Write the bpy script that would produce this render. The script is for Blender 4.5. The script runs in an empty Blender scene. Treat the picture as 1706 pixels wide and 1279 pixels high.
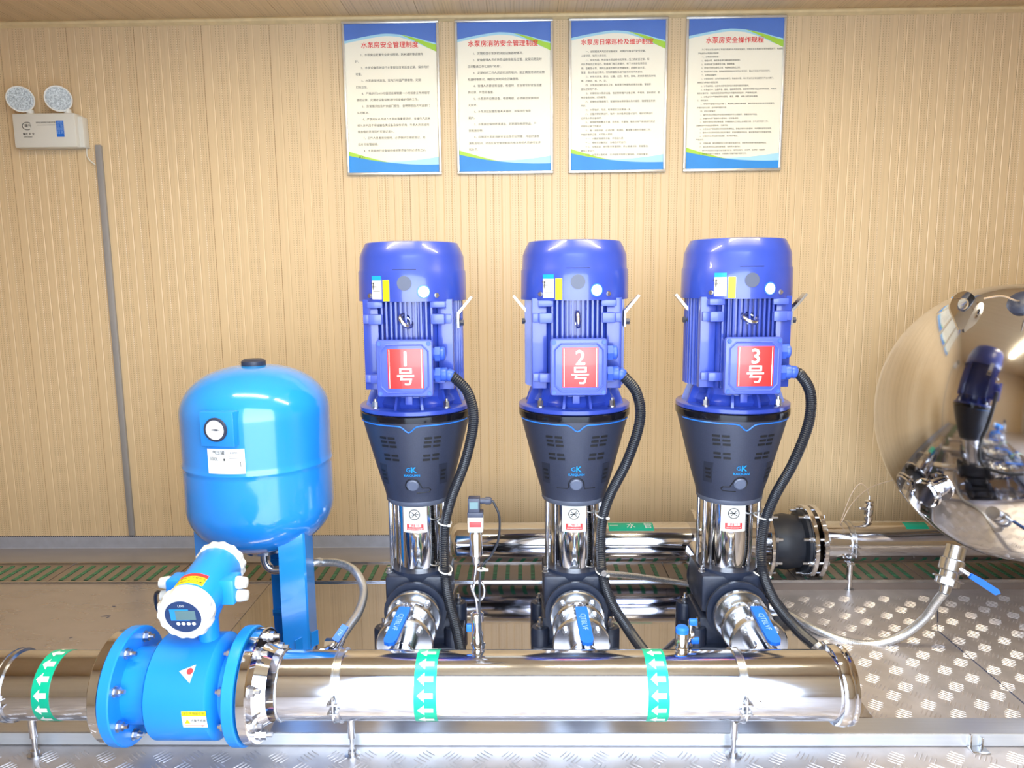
import bpy, bmesh, math, random
from mathutils import Vector, Matrix
random.seed(7)
sc = bpy.context.scene
COL = sc.collection
PI = math.pi
V = Vector

# ------------------------------------------------------------------ camera
F, CX, CY = 1232.0, 853.0, 639.5
CAM = V((0.0, -3.28, 1.2))
_p, _y, _r = math.radians(8.3), math.radians(1.0), math.radians(-0.55)
FW = V((-math.sin(_y)*math.cos(_p), math.cos(_y)*math.cos(_p), -math.sin(_p)))
_rt = V((math.cos(_y), math.sin(_y), 0)); _up = _rt.cross(FW)
RT = _rt*math.cos(_r) + _up*math.sin(_r); UP = _up*math.cos(_r) - _rt*math.sin(_r)
cd = bpy.data.cameras.new('camera'); cam = bpy.data.objects.new('camera', cd); COL.objects.link(cam)
cd.sensor_width = 36.0; cd.lens = F*36.0/1706.0; cd.clip_start = 0.02; cd.clip_end = 200
cam.matrix_world = Matrix(((RT.x, UP.x, -FW.x, CAM.x), (RT.y, UP.y, -FW.y, CAM.y), (RT.z, UP.z, -FW.z, CAM.z), (0, 0, 0, 1)))
sc.camera = cam
def at(px, py, Y=None, Z=None):
    """the point of the place seen at a pixel, at a known depth Y or height Z"""
    d = FW + RT*((px-CX)/F) - UP*((py-CY)/F)
    t = (Y-CAM.y)/d.y if Y is not None else (Z-CAM.z)/d.z
    return CAM + d*t

# ------------------------------------------------------------------ light
SKY = 8.5
LAMP = 26.0
w = bpy.data.worlds.new('sky'); sc.world = w; w.use_nodes = True
nt = w.node_tree; nt.nodes.clear()
wo = nt.nodes.new('ShaderNodeOutputWorld'); bg = nt.nodes.new('ShaderNodeBackground')
tc = nt.nodes.new('ShaderNodeTexCoord'); sx = nt.nodes.new('ShaderNodeSeparateXYZ'); cr = nt.nodes.new('ShaderNodeValToRGB')
nt.links.new(tc.outputs['Generated'], sx.inputs[0]); nt.links.new(sx.outputs['Z'], cr.inputs[0])
cr.color_ramp.elements[0].position = 0.0; cr.color_ramp.elements[0].color = (0.88, 0.94, 1.0, 1)
cr.color_ramp.elements[1].position = 0.7; cr.color_ramp.elements[1].color = (0.62, 0.78, 1.0, 1)
nt.links.new(cr.outputs[0], bg.inputs[0]); bg.inputs[1].default_value = SKY
nt.links.new(bg.outputs[0], wo.inputs[0])
def area(name, loc, size, energy, color, rot=(0, 0, 0), portal=False):
    l = bpy.data.lights.new(name, 'AREA'); l.shape = 'RECTANGLE'; l.size, l.size_y = size; l.energy = energy; l.color = color
    if portal: l.cycles.is_portal = True
    o = bpy.data.objects.new(name, l); COL.objects.link(o); o.location = loc; o.rotation_euler = rot
    return o
OX0, OX1, OZ1 = -.85, 1.12, 2.17      # the doorway behind the camera
area('doorway_portal', ((OX0+OX1)/2, -2.86, (OZ1-.04)/2), (OX1-OX0, OZ1+.04), 1, (1, 1, 1), (math.radians(90), 0, 0), True)
sc.view_settings.view_transform = 'Standard'; sc.view_settings.look = 'None'; sc.view_settings.gamma = 1.0
sc.view_settings.use_curve_mapping = False
sc.view_settings.exposure = 0.30
sc.cycles.use_denoising = True
sc.cycles.max_bounces = 10; sc.cycles.glossy_bounces = 6; sc.cycles.diffuse_bounces = 5
sc.cycles.sample_clamp_indirect = 6.0
sc.cycles.caustics_reflective = False; sc.cycles.caustics_refractive = False

# ------------------------------------------------------------------ materials
def lin(c):
    return tuple((x/255/12.92 if x/255 <= .04045 else ((x/255+.055)/1.055)**2.4) for x in c) + (1,)
MATS = {}
def mat(name, c, rough=.5, metal=0.0, var=.06, scale=30.0, stretch=(1, 1, 1), emit=0, coat=0, bump=0, rvar=0):
    if name in MATS: return MATS[name]
    m = bpy.data.materials.new(name); m.use_nodes = True; n = m.node_tree; b = n.nodes['Principled BSDF']
    b.inputs['Roughness'].default_value = rough; b.inputs['Metallic'].default_value = metal
    g = n.nodes.new('ShaderNodeNewGeometry'); mp = n.nodes.new('ShaderNodeMapping'); mp.inputs['Scale'].default_value = stretch
    no = n.nodes.new('ShaderNodeTexNoise'); no.inputs['Scale'].default_value = scale; no.inputs['Detail'].default_value = 4
    n.links.new(g.outputs['Position'], mp.inputs[0]); n.links.new(mp.outputs[0], no.inputs['Vector'])
    r = n.nodes.new('ShaderNodeValToRGB'); L = lin(c)
    r.color_ramp.elements[0].position = .3; r.color_ramp.elements[1].position = .7
    r.color_ramp.elements[0].color = tuple(x*(1-var) for x in L[:3])+(1,)
    r.color_ramp.elements[1].color = tuple(min(1, x*(1+var)) for x in L[:3])+(1,)
    n.links.new(no.outputs['Fac'], r.inputs[0]); n.links.new(r.outputs[0], b.inputs['Base Color'])
    if rvar:
        mr = n.nodes.new('ShaderNodeMapRange'); mr.inputs[3].default_value = max(0, rough-rvar); mr.inputs[4].default_value = rough+rvar
        n.links.new(no.outputs['Fac'], mr.inputs[0]); n.links.new(mr.outputs[0], b.inputs['Roughness'])
    if coat: b.inputs['Coat Weight'].default_value = coat; b.inputs['Coat Roughness'].default_value = .05
    if emit:
        b.inputs['Emission Color'].default_value = L; b.inputs['Emission Strength'].default_value = emit
    if bump:
        bm_ = n.nodes.new('ShaderNodeBump'); bm_.inputs['Strength'].default_value = bump; bm_.inputs['Distance'].default_value = .002
        n.links.new(no.outputs['Fac'], bm_.inputs['Height']); n.links.new(bm_.outputs[0], b.inputs['Normal'])
    MATS[name] = m
    return m
def wall_material(name, axis):
    """wood-look cladding: long grain streaks and rows of tiny perforations"""
    m = mat(name, (218, 193, 156), .42, 0, .06, 1.0, (160, 160, .22) if axis == 'z' else (160, .22, 160))
    n = m.node_tree; b = n.nodes['Principled BSDF']
    src = b.inputs['Base Color'].links[0].from_socket
    g = n.nodes.new('ShaderNodeNewGeometry'); s = n.nodes.new('ShaderNodeSeparateXYZ'); n.links.new(g.outputs['Position'], s.inputs[0])
    def math_(op, a, b_=None, c=None):
        q = n.nodes.new('ShaderNodeMath'); q.operation = op
        for i, x in enumerate((a, b_, c)):
            if x is None: continue
            if isinstance(x, (int, float)): q.inputs[i].default_value = x
            else: n.links.new(x, q.inputs[i])
        return q.outputs[0]
    fx = math_('FRACT', math_('MULTIPLY', s.outputs['X'], 1/.0120))
    along = s.outputs['Z'] if axis == 'z' else s.outputs['Y']
    fz = math_('FRACT', math_('MULTIPLY', along, 1/.010))
    line = math_('MULTIPLY', math_('LESS_THAN', fx, .24), math_('LESS_THAN', fz, .5))
    zone = math_('GREATER_THAN', math_('FRACT', math_('MULTIPLY', s.outputs['X'], 1/.096)), .45)
    k = math_('MULTIPLY', math_('MULTIPLY', line, zone), .42)
    mx = n.nodes.new('ShaderNodeMix'); mx.data_type = 'RGBA'; mx.inputs[7].default_value = lin((110, 84, 58))
    n.links.new(k, mx.inputs[0]); n.links.new(src, mx.inputs[6]); n.links.new(mx.outputs[2], b.inputs['Base Color'])
    return m
def slot_material():
    m = mat('green_slot', (62, 142, 104), .45, 0, .15, 60)
    n = m.node_tree; b = n.nodes['Principled BSDF']; src = b.inputs['Base Color'].links[0].from_socket
    g = n.nodes.new('ShaderNodeNewGeometry'); wv = n.nodes.new('ShaderNodeTexWave'); wv.bands_direction = 'Y'; wv.inputs['Scale'].default_value = 22
    n.links.new(g.outputs['Position'], wv.inputs['Vector'])
    q = n.nodes.new('ShaderNodeMath'); q.operation = 'GREATER_THAN'; q.inputs[1].default_value = .62; n.links.new(wv.outputs['Fac'], q.inputs[0])
    mx = n.nodes.new('ShaderNodeMix'); mx.data_type = 'RGBA'; mx.inputs[7].default_value = lin((30, 70, 55))
    n.links.new(q.outputs[0], mx.inputs[0]); n.links.new(src, mx.inputs[6]); n.links.new(mx.outputs[2], b.inputs['Base Color'])
    return m
def braid_material():
    m = mat('braided_steel', (225, 228, 232), .38, .9, .1, 80)
    n = m.node_tree; b = n.nodes['Principled BSDF']
    g = n.nodes.new('ShaderNodeNewGeometry'); ck = n.nodes.new('ShaderNodeTexChecker'); ck.inputs['Scale'].default_value = 330
    ck.inputs[1].default_value = (1, 1, 1, 1); ck.inputs[2].default_value = (.45, .45, .48, 1)
    n.links.new(g.outputs['Position'], ck.inputs['Vector'])
    mx = n.nodes.new('ShaderNodeMix'); mx.data_type = 'RGBA'; mx.blend_type = 'MULTIPLY'; mx.inputs[0].default_value = .6
    src = b.inputs['Base Color'].links[0].from_socket
    n.links.new(src, mx.inputs[6]); n.links.new(ck.outputs[0], mx.inputs[7]); n.links.new(mx.outputs[2], b.inputs['Base Color'])
    return m
M_WALL = wall_material('wood_cladding', 'z'); M_CEIL = wall_material('wood_ceiling', 'y')
M_SLOT = slot_material(); M_BRAID = braid_material()
M_STEEL = mat('polished_steel', (222, 222, 226), .07, 1, .03, 12, rvar=.02)
M_PIPE = mat('polished_pipe', (215, 216, 222), .10, 1, .04, 14, (1, 8, 8), rvar=.03)
M_SAT = mat('satin_steel', (205, 207, 212), .24, 1, .06, 40)
M_VALVE = mat('valve_steel', (206, 208, 212), .19, 1, .05, 30)
M_BOLT = mat('bolt_steel', (190, 190, 194), .3, 1, .1, 200)
M_MIRR = mat('mirror_floor_sheet', (198, 200, 214), .05, 1, .03, 9)
M_SATF = mat('satin_floor_sheet', (196, 194, 204), .28, .9, .06, 6, (1, 2, 1), rvar=.05)
M_APR = mat('apron_sheet', (168, 166, 172), .42, .5, .05, 6, (1, 3, 1))
M_CHK = mat('checker_plate', (206, 200, 200), .42, .7, .08, 18, rvar=.06)
M_CHKB = mat('checker_tread', (206, 204, 206), .26, 1, .08, 40)
M_ALU = mat('aluminium', (200, 203, 212), .33, .85, .04, 5, (1, 40, 40))
M_GREYP = mat('grey_strip', (176, 172, 168), .5, .2, .04, 8)
M_PLAST = mat('drain_cover', (150, 138, 132), .33, .6, .05, 12)
M_NAVY = mat('motor_blue', (46, 68, 164), .30, 0, .06, 12, coat=.5)
M_NAVYL = mat('terminal_box_blue', (74, 92, 188), .35, 0, .05, 12, coat=.3)
M_GLAND = mat('gland_blue', (58, 92, 200), .4, 0, .05, 20)
M_TANK = mat('tank_blue', (36, 138, 228), .16, 0, .03, 4, coat=.6)
M_METER = mat('meter_blue', (30, 140, 235), .34, 0, .03, 8)
M_BLK = mat('black_guard', (48, 53, 72), .42, 0, .1, 300, bump=.15)
M_BLK2 = mat('black_casting', (34, 42, 62), .4, 0, .1, 60, bump=.3)
M_HOSE = mat('black_conduit', (30, 33, 42), .38, 0, .1, 40)
M_RUB = mat('rubber', (34, 38, 48), .5, 0, .08, 60)
M_SLIT = mat('vent_dark', (8, 9, 14), .6)
M_WHT = mat('white_plastic', (218, 217, 212), .4, 0, .01, 8)
M_LBL = mat('white_label', (236, 235, 230), .45, 0, .01, 8)
M_TIE = mat('white_nylon', (240, 240, 240), .4, 0, .01, 8)
M_RED = mat('red_plate', (226, 52, 52), .35, 0, .02, 8, coat=.4)
M_REDT = mat('red_print', (214, 64, 66), .5, 0, .02, 8)
M_YEL = mat('yellow_label', (248, 226, 20), .45, 0, .02, 8)
M_GRN = mat('green_tape', (0, 178, 140), .35, 0, .03, 30)
M_GRN2 = mat('lime_print', (168, 214, 70), .5, 0, .02, 8)
M_PBLUE = mat('poster_blue', (84, 122, 204), .5, 0, .08, 5)
M_PBLU2 = mat('poster_bright_blue', (38, 140, 226), .5, 0, .08, 5)
M_PBLU3 = mat('poster_pale_blue', (168, 218, 240), .5, 0, .03, 5)
M_PAPER = mat('poster_paper', (244, 240, 224), .35, 0, .01, 5)
M_INK = mat('ink', (44, 42, 40), .6, 0, .02, 8)
M_CYAN = mat('cyan_print', (20, 150, 226), .4, 0, .05, 30)
M_LINE = mat('blue_stripe', (40, 120, 220), .35, 0, .03, 30)
M_HAND = mat('blue_grip', (30, 110, 220), .4, 0, .04, 30)
M_LCD = mat('lcd', (96, 124, 128), .2, 0, .02, 30)
M_DBL = mat('display_face', (24, 56, 104), .2, 0, .04, 30, coat=.6)
M_SKYB = mat('panel_blue', (40, 140, 220), .3, 0, .04, 30)
M_GREYD = mat('grey_disc', (70, 78, 104), .4, 0, .04, 30)
M_GREYB = mat('grey_button', (96, 104, 126), .4, 0, .04, 30)
M_WIRE = mat('beige_wire', (190, 165, 140), .4, 0, .03, 30)
M_GRYTR = mat('grey_trunking', (148, 146, 148), .45, 0, .03, 8)
M_BRASS = mat('nickel_brass', (214, 208, 196), .18, 1, .06, 60)
M_REFL = mat('lamp_reflector', (132, 130, 124), .32, .7, .45, 180, bump=.4)
M_CONC = mat('concrete', (196, 194, 190), .8, 0, .08, 3)
M_PANEL = mat('painted_panel', (214, 208, 200), .45, 0, .03, 3)
M_TUBE = mat('led_diffuser', (255, 250, 238), .5, emit=3.0)

# ------------------------------------------------------------------ mesh kit
def frame(a):
    a = a.normalized(); t = V((0, 0, 1)) if abs(a.z) < .9 else V((1, 0, 0))
    u = t.cross(a).normalized(); return u, a.cross(u).normalized(), a
class MB:
    def __init__(s): s.v = []; s.f = []
    def add(s, vs, fs):
        o = len(s.v); s.v += [V(p) for p in vs]; s.f += [tuple(i+o for i in f) for f in fs]; return s
    def box(s, c, d, bev=0.0, R=None):
        hx, hy, hz = d[0]/2, d[1]/2, d[2]/2; c = V(c)
        if bev <= 0:
            vs = [V((x, y, z)) for x in (-hx, hx) for y in (-hy, hy) for z in (-hz, hz)]
            fs = [(0, 1, 3, 2), (4, 6, 7, 5), (0, 4, 5, 1), (2, 3, 7, 6), (0, 2, 6, 4), (1, 5, 7, 3)]
        else:
            bm = bmesh.new(); bmesh.ops.create_cube(bm, size=1)
            for v in bm.verts: v.co = V((v.co.x*d[0], v.co.y*d[1], v.co.z*d[2]))
            bmesh.ops.bevel(bm, geom=list(bm.edges), offset=bev, segments=2, profile=.5, affect='EDGES', clamp_overlap=True)
            bm.verts.index_update(); vs = [v.co.copy() for v in bm.verts]; fs = [tuple(v.index for v in f.verts) for f in bm.faces]; bm.free()
        if R is not None: vs = [R @ v for v in vs]
        return s.add([c+v for v in vs], fs)
    def lathe(s, prof, c=(0, 0, 0), ax=(0, 0, 1), n=48, scal=None, closed=False):
        """prof: (radius, height) pairs revolved about ax through c"""
        u, v, a = frame(V(ax)); c = V(c); vs = []; fs = []
        for (r, h) in prof:
            for k in range(n):
                t = 2*PI*k/n; rr = r*(scal(t) if scal else 1); vs.append(c+a*h+(u*math.cos(t)+v*math.sin(t))*rr)
        m = len(prof)
        for i in range(m if closed else m-1):
            j = (i+1) % m
            for k in range(n):
                l = (k+1) % n; fs.append((i*n+k, i*n+l, j*n+l, j*n+k))
        if not closed:
            if prof[0][0] > 1e-6: fs.append(tuple(reversed(range(n))))
            if prof[-1][0] > 1e-6: fs.append(tuple((m-1)*n+k for k in range(n)))
        return s.add(vs, fs)
    def cyl(s, p0, p1, r, n=24, r1=None):
        p0, p1 = V(p0), V(p1); L = (p1-p0).length
        return s.lathe([(r, 0), (r if r1 is None else r1, L)], p0, p1-p0, n)
    def ring(s, c, ax, R, r, n=32, m=8):
        return s.lathe([(R+r*math.cos(2*PI*i/m), r*math.sin(2*PI*i/m)) for i in range(m)], c, ax, n, closed=True)
    def band(s, c, ax, r0, r1, w_, n=32):
        return s.lathe([(r0, -w_/2), (r1, -w_/2), (r1, w_/2), (r0, w_/2)], c, ax, n, closed=True)
    def sphere(s, c, r, n=16, m=10, sc_=(1, 1, 1)):
        vs = []; fs = []; c = V(c)
        for i in range(m+1):
            p = PI*i/m
            for k in range(n):
                t = 2*PI*k/n; vs.append(c+V((sc_[0]*r*math.sin(p)*math.cos(t), sc_[1]*r*math.sin(p)*math.sin(t), sc_[2]*r*math.cos(p))))
        for i in range(m):
            for k in range(n):
                l = (k+1) % n; fs.append((i*n+k, (i+1)*n+k, (i+1)*n+l, i*n+l))
        return s.add(vs, fs)
    def tube(s, pts, r, n=10, cap=True):
        rf = r if callable(r) else (lambda i: r)
        pts = [V(p) for p in pts]; T = []
        for i in range(len(pts)):
            a = pts[min(i+1, len(pts)-1)]-pts[max(i-1, 0)]; T.append(a.normalized())
        u = frame(T[0])[0]; vs = []; fs = []
        for i, p in enumerate(pts):
            u = (u-T[i]*u.dot(T[i])).normalized(); w_ = T[i].cross(u)
            for k in range(n):
                t = 2*PI*k/n; vs.append(p+(u*math.cos(t)+w_*math.sin(t))*rf(i))
        for i in range(len(pts)-1):
            for k in range(n):
                l = (k+1) % n; fs.append((i*n+k, i*n+l, (i+1)*n+l, (i+1)*n+k))
        if cap: fs.append(tuple(reversed(range(n)))); fs.append(tuple((len(pts)-1)*n+k for k in range(n)))
        return s.add(vs, fs)
    def prism(s, poly, o, u, v, w_, d):
        """polygon (a,b) in plane u,v at o, extruded d along w_"""
        o, u, v, w_ = V(o), V(u), V(v), V(w_); n = len(poly)
        vs = [o+u*a+v*b for a, b in poly]+[o+u*a+v*b+w_*d for a, b in poly]
        fs = [tuple(range(n)), tuple(reversed(range(n, 2*n)))]+[(i, n+i, n+(i+1) % n, (i+1) % n) for i in range(n)]
        return s.add(vs, fs)
    def patch(s, surf, u0, u1, v0, v1, nu=8, nv=4, off=.0006):
        """rectangle laid on a surface: surf(u,v)->(point, normal); slightly proud, with edges"""
        vs = []; fs = []
        for lay in (off, -.001):
            for i in range(nu+1):
                for j in range(nv+1):
                    p, nn = surf(u0+(u1-u0)*i/nu, v0+(v1-v0)*j/nv); vs.append(p+nn*lay)
        N = (nu+1)*(nv+1); g = lambda i, j, k=0: k*N+i*(nv+1)+j
        for i in range(nu):
            for j in range(nv):
                fs.append((g(i, j), g(i+1, j), g(i+1, j+1), g(i, j+1)))
        for i in range(nu):
            fs.append((g(i, 0), g(i, 0, 1), g(i+1, 0, 1), g(i+1, 0))); fs.append((g(i, nv), g(i+1, nv), g(i+1, nv, 1), g(i, nv, 1)))
        for j in range(nv):
            fs.append((g(0, j), g(0, j+1), g(0, j+1, 1), g(0, j, 1))); fs.append((g(nu, j), g(nu, j, 1), g(nu, j+1, 1), g(nu, j+1)))
        return s.add(vs, fs)
    def wrap(s, poly, surf, off=.0012):
        """flat polygons (list of (u,v) loops) laid on a surface"""
        for lp in poly:
            vs = []
            for a, b in lp:
                p, nn = surf(a, b); vs.append(p+nn*off)
            s.add(vs, [tuple(range(len(lp)))])
        return s
    def hexnut(s, p, ax, r, h, stud=0):
        p = V(p); a = V(ax).normalized(); s.lathe([(r*1.25, 0), (r*1.25, h*.18)], p, a, 12); s.lathe([(r, h*.18), (r, h)], p, a, 6)
        if stud: s.lathe([(r*.5, h), (r*.5, h+stud)], p, a, 8)
        return s
    def build(s, name, m, parent=None, smooth=True, mesh=None):
        me = mesh or bpy.data.meshes.new(name)
        if mesh is None:
            off = parent.get('_o', (0, 0, 0)) if parent else (0, 0, 0); off = V(off)
            me.from_pydata([tuple(v-off) for v in s.v], [], s.f)
            bm = bmesh.new(); bm.from_mesh(me); bmesh.ops.recalc_face_normals(bm, faces=bm.faces); bm.to_mesh(me); bm.free()
            if smooth:
                me.polygons.foreach_set('use_smooth', [True]*len(me.polygons)); me.set_sharp_from_angle(angle=math.radians(38))
            me.materials.append(m); me.update()
        o = bpy.data.objects.new(name, me); COL.objects.link(o)
        if parent: o.parent = parent; o['_o'] = parent.get('_o', (0, 0, 0))
        return o
def tag(o, label=None, cat=None, group=None, kind=None):
    for k, x in (('label', label), ('category', cat), ('group', group), ('kind', kind)):
        if x: o[k] = x
    return o
def thing(name, label, cat, loc=(0, 0, 0), group=None):
    o = bpy.data.objects.new(name, None); COL.objects.link(o); o.location = loc; o.empty_display_size = .05
    o['_o'] = tuple(loc)          # parts are drawn in world metres; build() takes this off
    return tag(o, label, cat, group)
def spline(pts, k=10):
    pts = [V(p) for p in pts]; P = [pts[0]*2-pts[1]]+pts+[pts[-1]*2-pts[-2]]; out = []
    for i in range(1, len(P)-2):
        for j in range(k):
            t = j/k; a, b, c, d = P[i-1], P[i], P[i+1], P[i+2]
            out.append(.5*((2*b)+(c-a)*t+(2*a-5*b+4*c-d)*t*t+(3*b-a-3*c+d)*t**3))
    return out+[pts[-1]]
def resample(pts, step):
    out = [pts[0]]; acc = 0
    for a, b in zip(pts, pts[1:]):
        L = (b-a).length; d = step-acc
        while d <= L: out.append(a+(b-a)*(d/L)); d += step
        acc = (acc+L) % step
    return out
_tc = {}
def text_polys(body, size, align='CENTER', spacing=1.0, line=1.0, res=2):
    """outline text turned into filled (u,v) loops, centred on its anchor"""
    key = (body, size, align, spacing, line)
    if key in _tc: return _tc[key]
    cu = bpy.data.curves.new('t', 'FONT'); cu.body = body; cu.size = size; cu.align_x = align; cu.align_y = 'TOP' if '\n' in body else 'CENTER'
    cu.space_character = spacing; cu.space_line = line; cu.resolution_u = res; cu.fill_mode = 'FRONT'
    o = bpy.data.objects.new('t', cu); COL.objects.link(o)
    dg = bpy.context.evaluated_depsgraph_get(); me = bpy.data.meshes.new_from_object(o.evaluated_get(dg))
    vs = [(v.co.x, v.co.y) for v in me.vertices]; fs = [tuple(p.vertices) for p in me.polygons]
    bpy.data.objects.remove(o); bpy.data.curves.remove(cu); bpy.data.meshes.remove(me)
    _tc[key] = (vs, fs); return vs, fs
def text_on(mb, body, size, surf, u0=0, v0=0, off=.0012, **k):
    bd = k.pop('bold', 0); vs, fs = text_polys(body, size, **k)
    for i, (du, dv) in enumerate(((0, 0),) if bd <= 0 else ((-bd, 0), (bd, 0), (0, bd), (0, -bd))):
        pts = []
        for a, b in vs:
            p, n_ = surf(u0+a+du, v0+b+dv); pts.append(p+n_*(off+i*.00006))
        mb.add(pts, fs)
    return mb
def plane_surf(o, u, v, n_):
    o, u, v, n_ = V(o), V(u), V(v), V(n_)
    return lambda a, b: (o+u*a+v*b, n_)
def circle(r, n=20, c=(0, 0)): return [(c[0]+r*math.cos(2*PI*k/n), c[1]+r*math.sin(2*PI*k/n)) for k in range(n)]
def rect(a, b, c, d): return [(a, c), (b, c), (b, d), (a, d)]

# ================================================================== SETTING
XL, XR, YF, ZC, ZF = -3.0, 3.0, -2.85, 2.283, -0.036
def profile_panel(L, w_=.288, groove=8):
    """one cladding board: flats and narrow grooves, drawn along +z, face towards -y"""
    p = []; gw, gd = .0060, .0016; s_ = w_/groove
    for i in range(groove):
        x = -w_/2+i*s_
        p += [(x-gw*.0, 0), (x+gw*.5, gd), (x+gw, 0)] if i else [(x+.0003, gd), (x+gw*.5, 0)]
    p += [(w_/2-.0003, 0), (w_/2-.0003, .014), (-w_/2+.0003, .014)]
    return MB().prism(p, (0, 0, 0), (1, 0, 0), (0, 1, 0), (0, 0, 1), L)
wall = tag(MB().box((0, .065, 1.12), (XR-XL, .1, 2.4)).build('wall_back', M_PANEL), kind='structure'); wall['label'] = 'back wall clad in vertically grooved tan wood-look boards'
pan = profile_panel(2.30); me = None
for i in range(21):
    o = pan.build('wall_panel', M_WALL, wall, smooth=False, mesh=me); me = o.data; o.location = (-2.88+i*.288-.06, 0.0, 0.0)
    if o.location.x-.144 < XL: pass
ceil = tag(MB().box((0, -1.43, ZC+.065), (XR-XL, 2.9, .1)).build('ceiling', M_PANEL), kind='structure')
cp = profile_panel(2.84); me = None
for i in range(21):
    o = cp.build('ceiling_panel', M_CEIL, ceil, smooth=False, mesh=me); me = o.data
    o.location = (-2.88+i*.288, -.002, ZC); o.rotation_euler = (math.radians(90), 0, 0)
tag(MB().prism([(0, 0), (-.012, 0), (-.02, -.008), (-.02, -.018), (-.004, -.026), (0, -.026)], (XL, 0, ZC), (0, 1, 0), (0, 0, 1), (1, 0, 0), XR-XL).build('trim_1', mat('cornice', (226, 204, 160), .4), smooth=False), kind='structure')['label'] = 'thin pale cornice where wall meets ceiling'
for nm, x in (('wall_left', XL-.05), ('wall_right', XR+.05)):
    tag(MB().box((x, -1.4, 1.12), (.1, 2.95, 2.4)).build(nm, M_WALL), kind='structure')
fr = MB(); fr.box(((XL+OX0)/2, YF-.05, 1.12), (OX0-XL, .1, 2.4)); fr.box(((XR+OX1)/2, YF-.05, 1.12), (XR-OX1, .1, 2.4))
fr.box(((OX0+OX1)/2, YF-.05, (OZ1+ZC+.03)/2), (OX1-OX0, .1, ZC+.03-OZ1)); tag(fr.build('wall_front', M_PANEL), kind='structure')
df = MB()
for x in (OX0, OX1): df.box((x, YF-.05, OZ1/2), (.05, .13, OZ1+.07), .004)
df.box(((OX0+OX1)/2, YF-.05, OZ1), (OX1-OX0+.05, .13, .05), .004); tag(df.build('trim_2', M_ALU), kind='structure')['label'] = 'aluminium frame of the wide doorway'
tag(MB().box((0, -8, -.62), (40, 22, .3)).build('ground', M_CONC), kind='structure')['label'] = 'pale concrete yard outside the doorway'
# baseboard
bb = MB(); bb.prism([(-.001, 0), (-.016, 0), (-.016, -.052), (-.022, -.056), (-.022, -.062), (-.001, -.062)], (XL, 0, .020), (0, 1, 0), (0, 0, 1), (1, 0, 0), XR-XL)
bb = tag(bb.build('baseboard_back', mat('skirting_aluminium', (182, 188, 206), .38, .35), smooth=False), kind='structure'); bb['label'] = 'brushed aluminium skirting along the back wall'
mb = MB()
for i in range(600): mb.box((XL+.005+i*.01, -.0165, .0235), (.005, .003, .0035))
tag(mb.build('notch', M_GREYD, bb), kind='stuff')
# floor: lower checker plate, drain strip, sheets, kerb
floor = tag(MB().box((0, -1.43, ZF-.05), (XR-XL, 2.85, .1)).build('floor', M_CHK), kind='structure'); floor['label'] = 'checkered tread plate floor'
def bars(x0, x1, y0, y1, z, p=.076):
    mb = MB(); nx = int((x1-x0)/p); ny = int((y1-y0)/(p*.62))
    for j in range(ny):
        for i in range(nx):
            cx, cy = x0+(i+.5+(.25 if j % 4 > 1 else 0))*p, y0+(j+.5)*p*.62; a = math.radians(52 if (i+j) % 2 else -38)
            for k in range(5):
                q = (k-2)*.0112; R = Matrix.Rotation(a, 3, 'Z'); c = R @ V((0, q, 0)); L = .042-.004*abs(k-2)
                pts = [(-L/2, 0), (-L*.25, -.0026), (L*.25, -.0026), (L/2, 0), (L*.25, .0026), (-L*.25, .0026)]
                vs = [V((cx, cy, z))+c+R @ V((u, v_, 0)) for u, v_ in pts]+[V((cx, cy, z+.0018))+c+R @ V((u*.8, v_*.18, 0)) for u, v_ in pts]
                mb.add(vs, [(6, 7, 8, 9, 10, 11)]+[(t, (t+1) % 6, 6+(t+1) % 6, 6+t) for t in range(6)])
    return mb
tag(bars(-1.75, 1.75, -1.78, -1.472, ZF).build('tread_bars', M_CHK, floor), kind='stuff')
tag(bars(.95, 2.75, -1.40, -.52, ZF).build('tread_bars', M_CHK, floor), kind='stuff')
def strip_box(name, x0, x1, y0, y1, z1, m, label=None, z0=None):
    o = tag(MB().box(((x0+x1)/2, (y0+y1)/2, ((z0 or ZF)+z1)/2), (x1-x0, y1-y0, z1-(z0 or ZF)), .001).build(name, m, smooth=False), kind='structure')
    if label: o['label'] = label
    return o
strip_box('floor_apron', XL, XR, -.288, -.018, ZF+.002, M_APR, 'dull sheet strip at the foot of the back wall')
BX = .945
sheet_l = strip_box('floor_sheet', XL, -1.02, -1.40, -.494, 0.0, M_SATF, 'satin steel floor sheet left of the blue tank')
sheet = strip_box('floor_sheet', -1.018, BX, -1.40, -.494, 0.0, M_MIRR, 'mirror-bright steel sheet that carries the three pumps')
sm = MB()
for px, py, L, a in ((176, 1026, .035, .2), (190, 1010, .02, -.3), (180, 1028, .015, .9), (118, 1062, .012, .4)):
    p = at(px, py, Z=0); sm.prism([(-L/2, 0), (0, -.003), (L/2, .001), (0, .003)], (p.x, p.y, .0), (math.cos(a), math.sin(a), 0), (-math.sin(a), math.cos(a), 0), (0, 0, 1), .0008)
sm.build('scuff_mark', M_GREYD, sheet_l)
kerb = MB(); kerb.box((0, -1.436, -.018+.0), (XR-XL, .07, .036), .002)
kerb = tag(kerb.build('trim_3', M_ALU, smooth=False), kind='structure'); kerb['label'] = 'aluminium kerb along the front edge of the raised steel sheet'
MB().box((0, -1.4735, -.0165), (XR-XL, .003, .033), .0008).build('kerb_face', mat('bright_aluminium', (222, 226, 232), .38, .6, .03, 4, (1, 40, 40)), kerb, smooth=False)
seam = MB(); a, b = at(1562, 1050, Z=ZF), at(1745, 1205, Z=ZF)
u = (b-a).normalized(); v_ = V((-u.y, u.x, 0)); seam.prism(rect(0, (b-a).length, -.002, .002), a, u, v_, (0, 0, 1), .0012)
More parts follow.
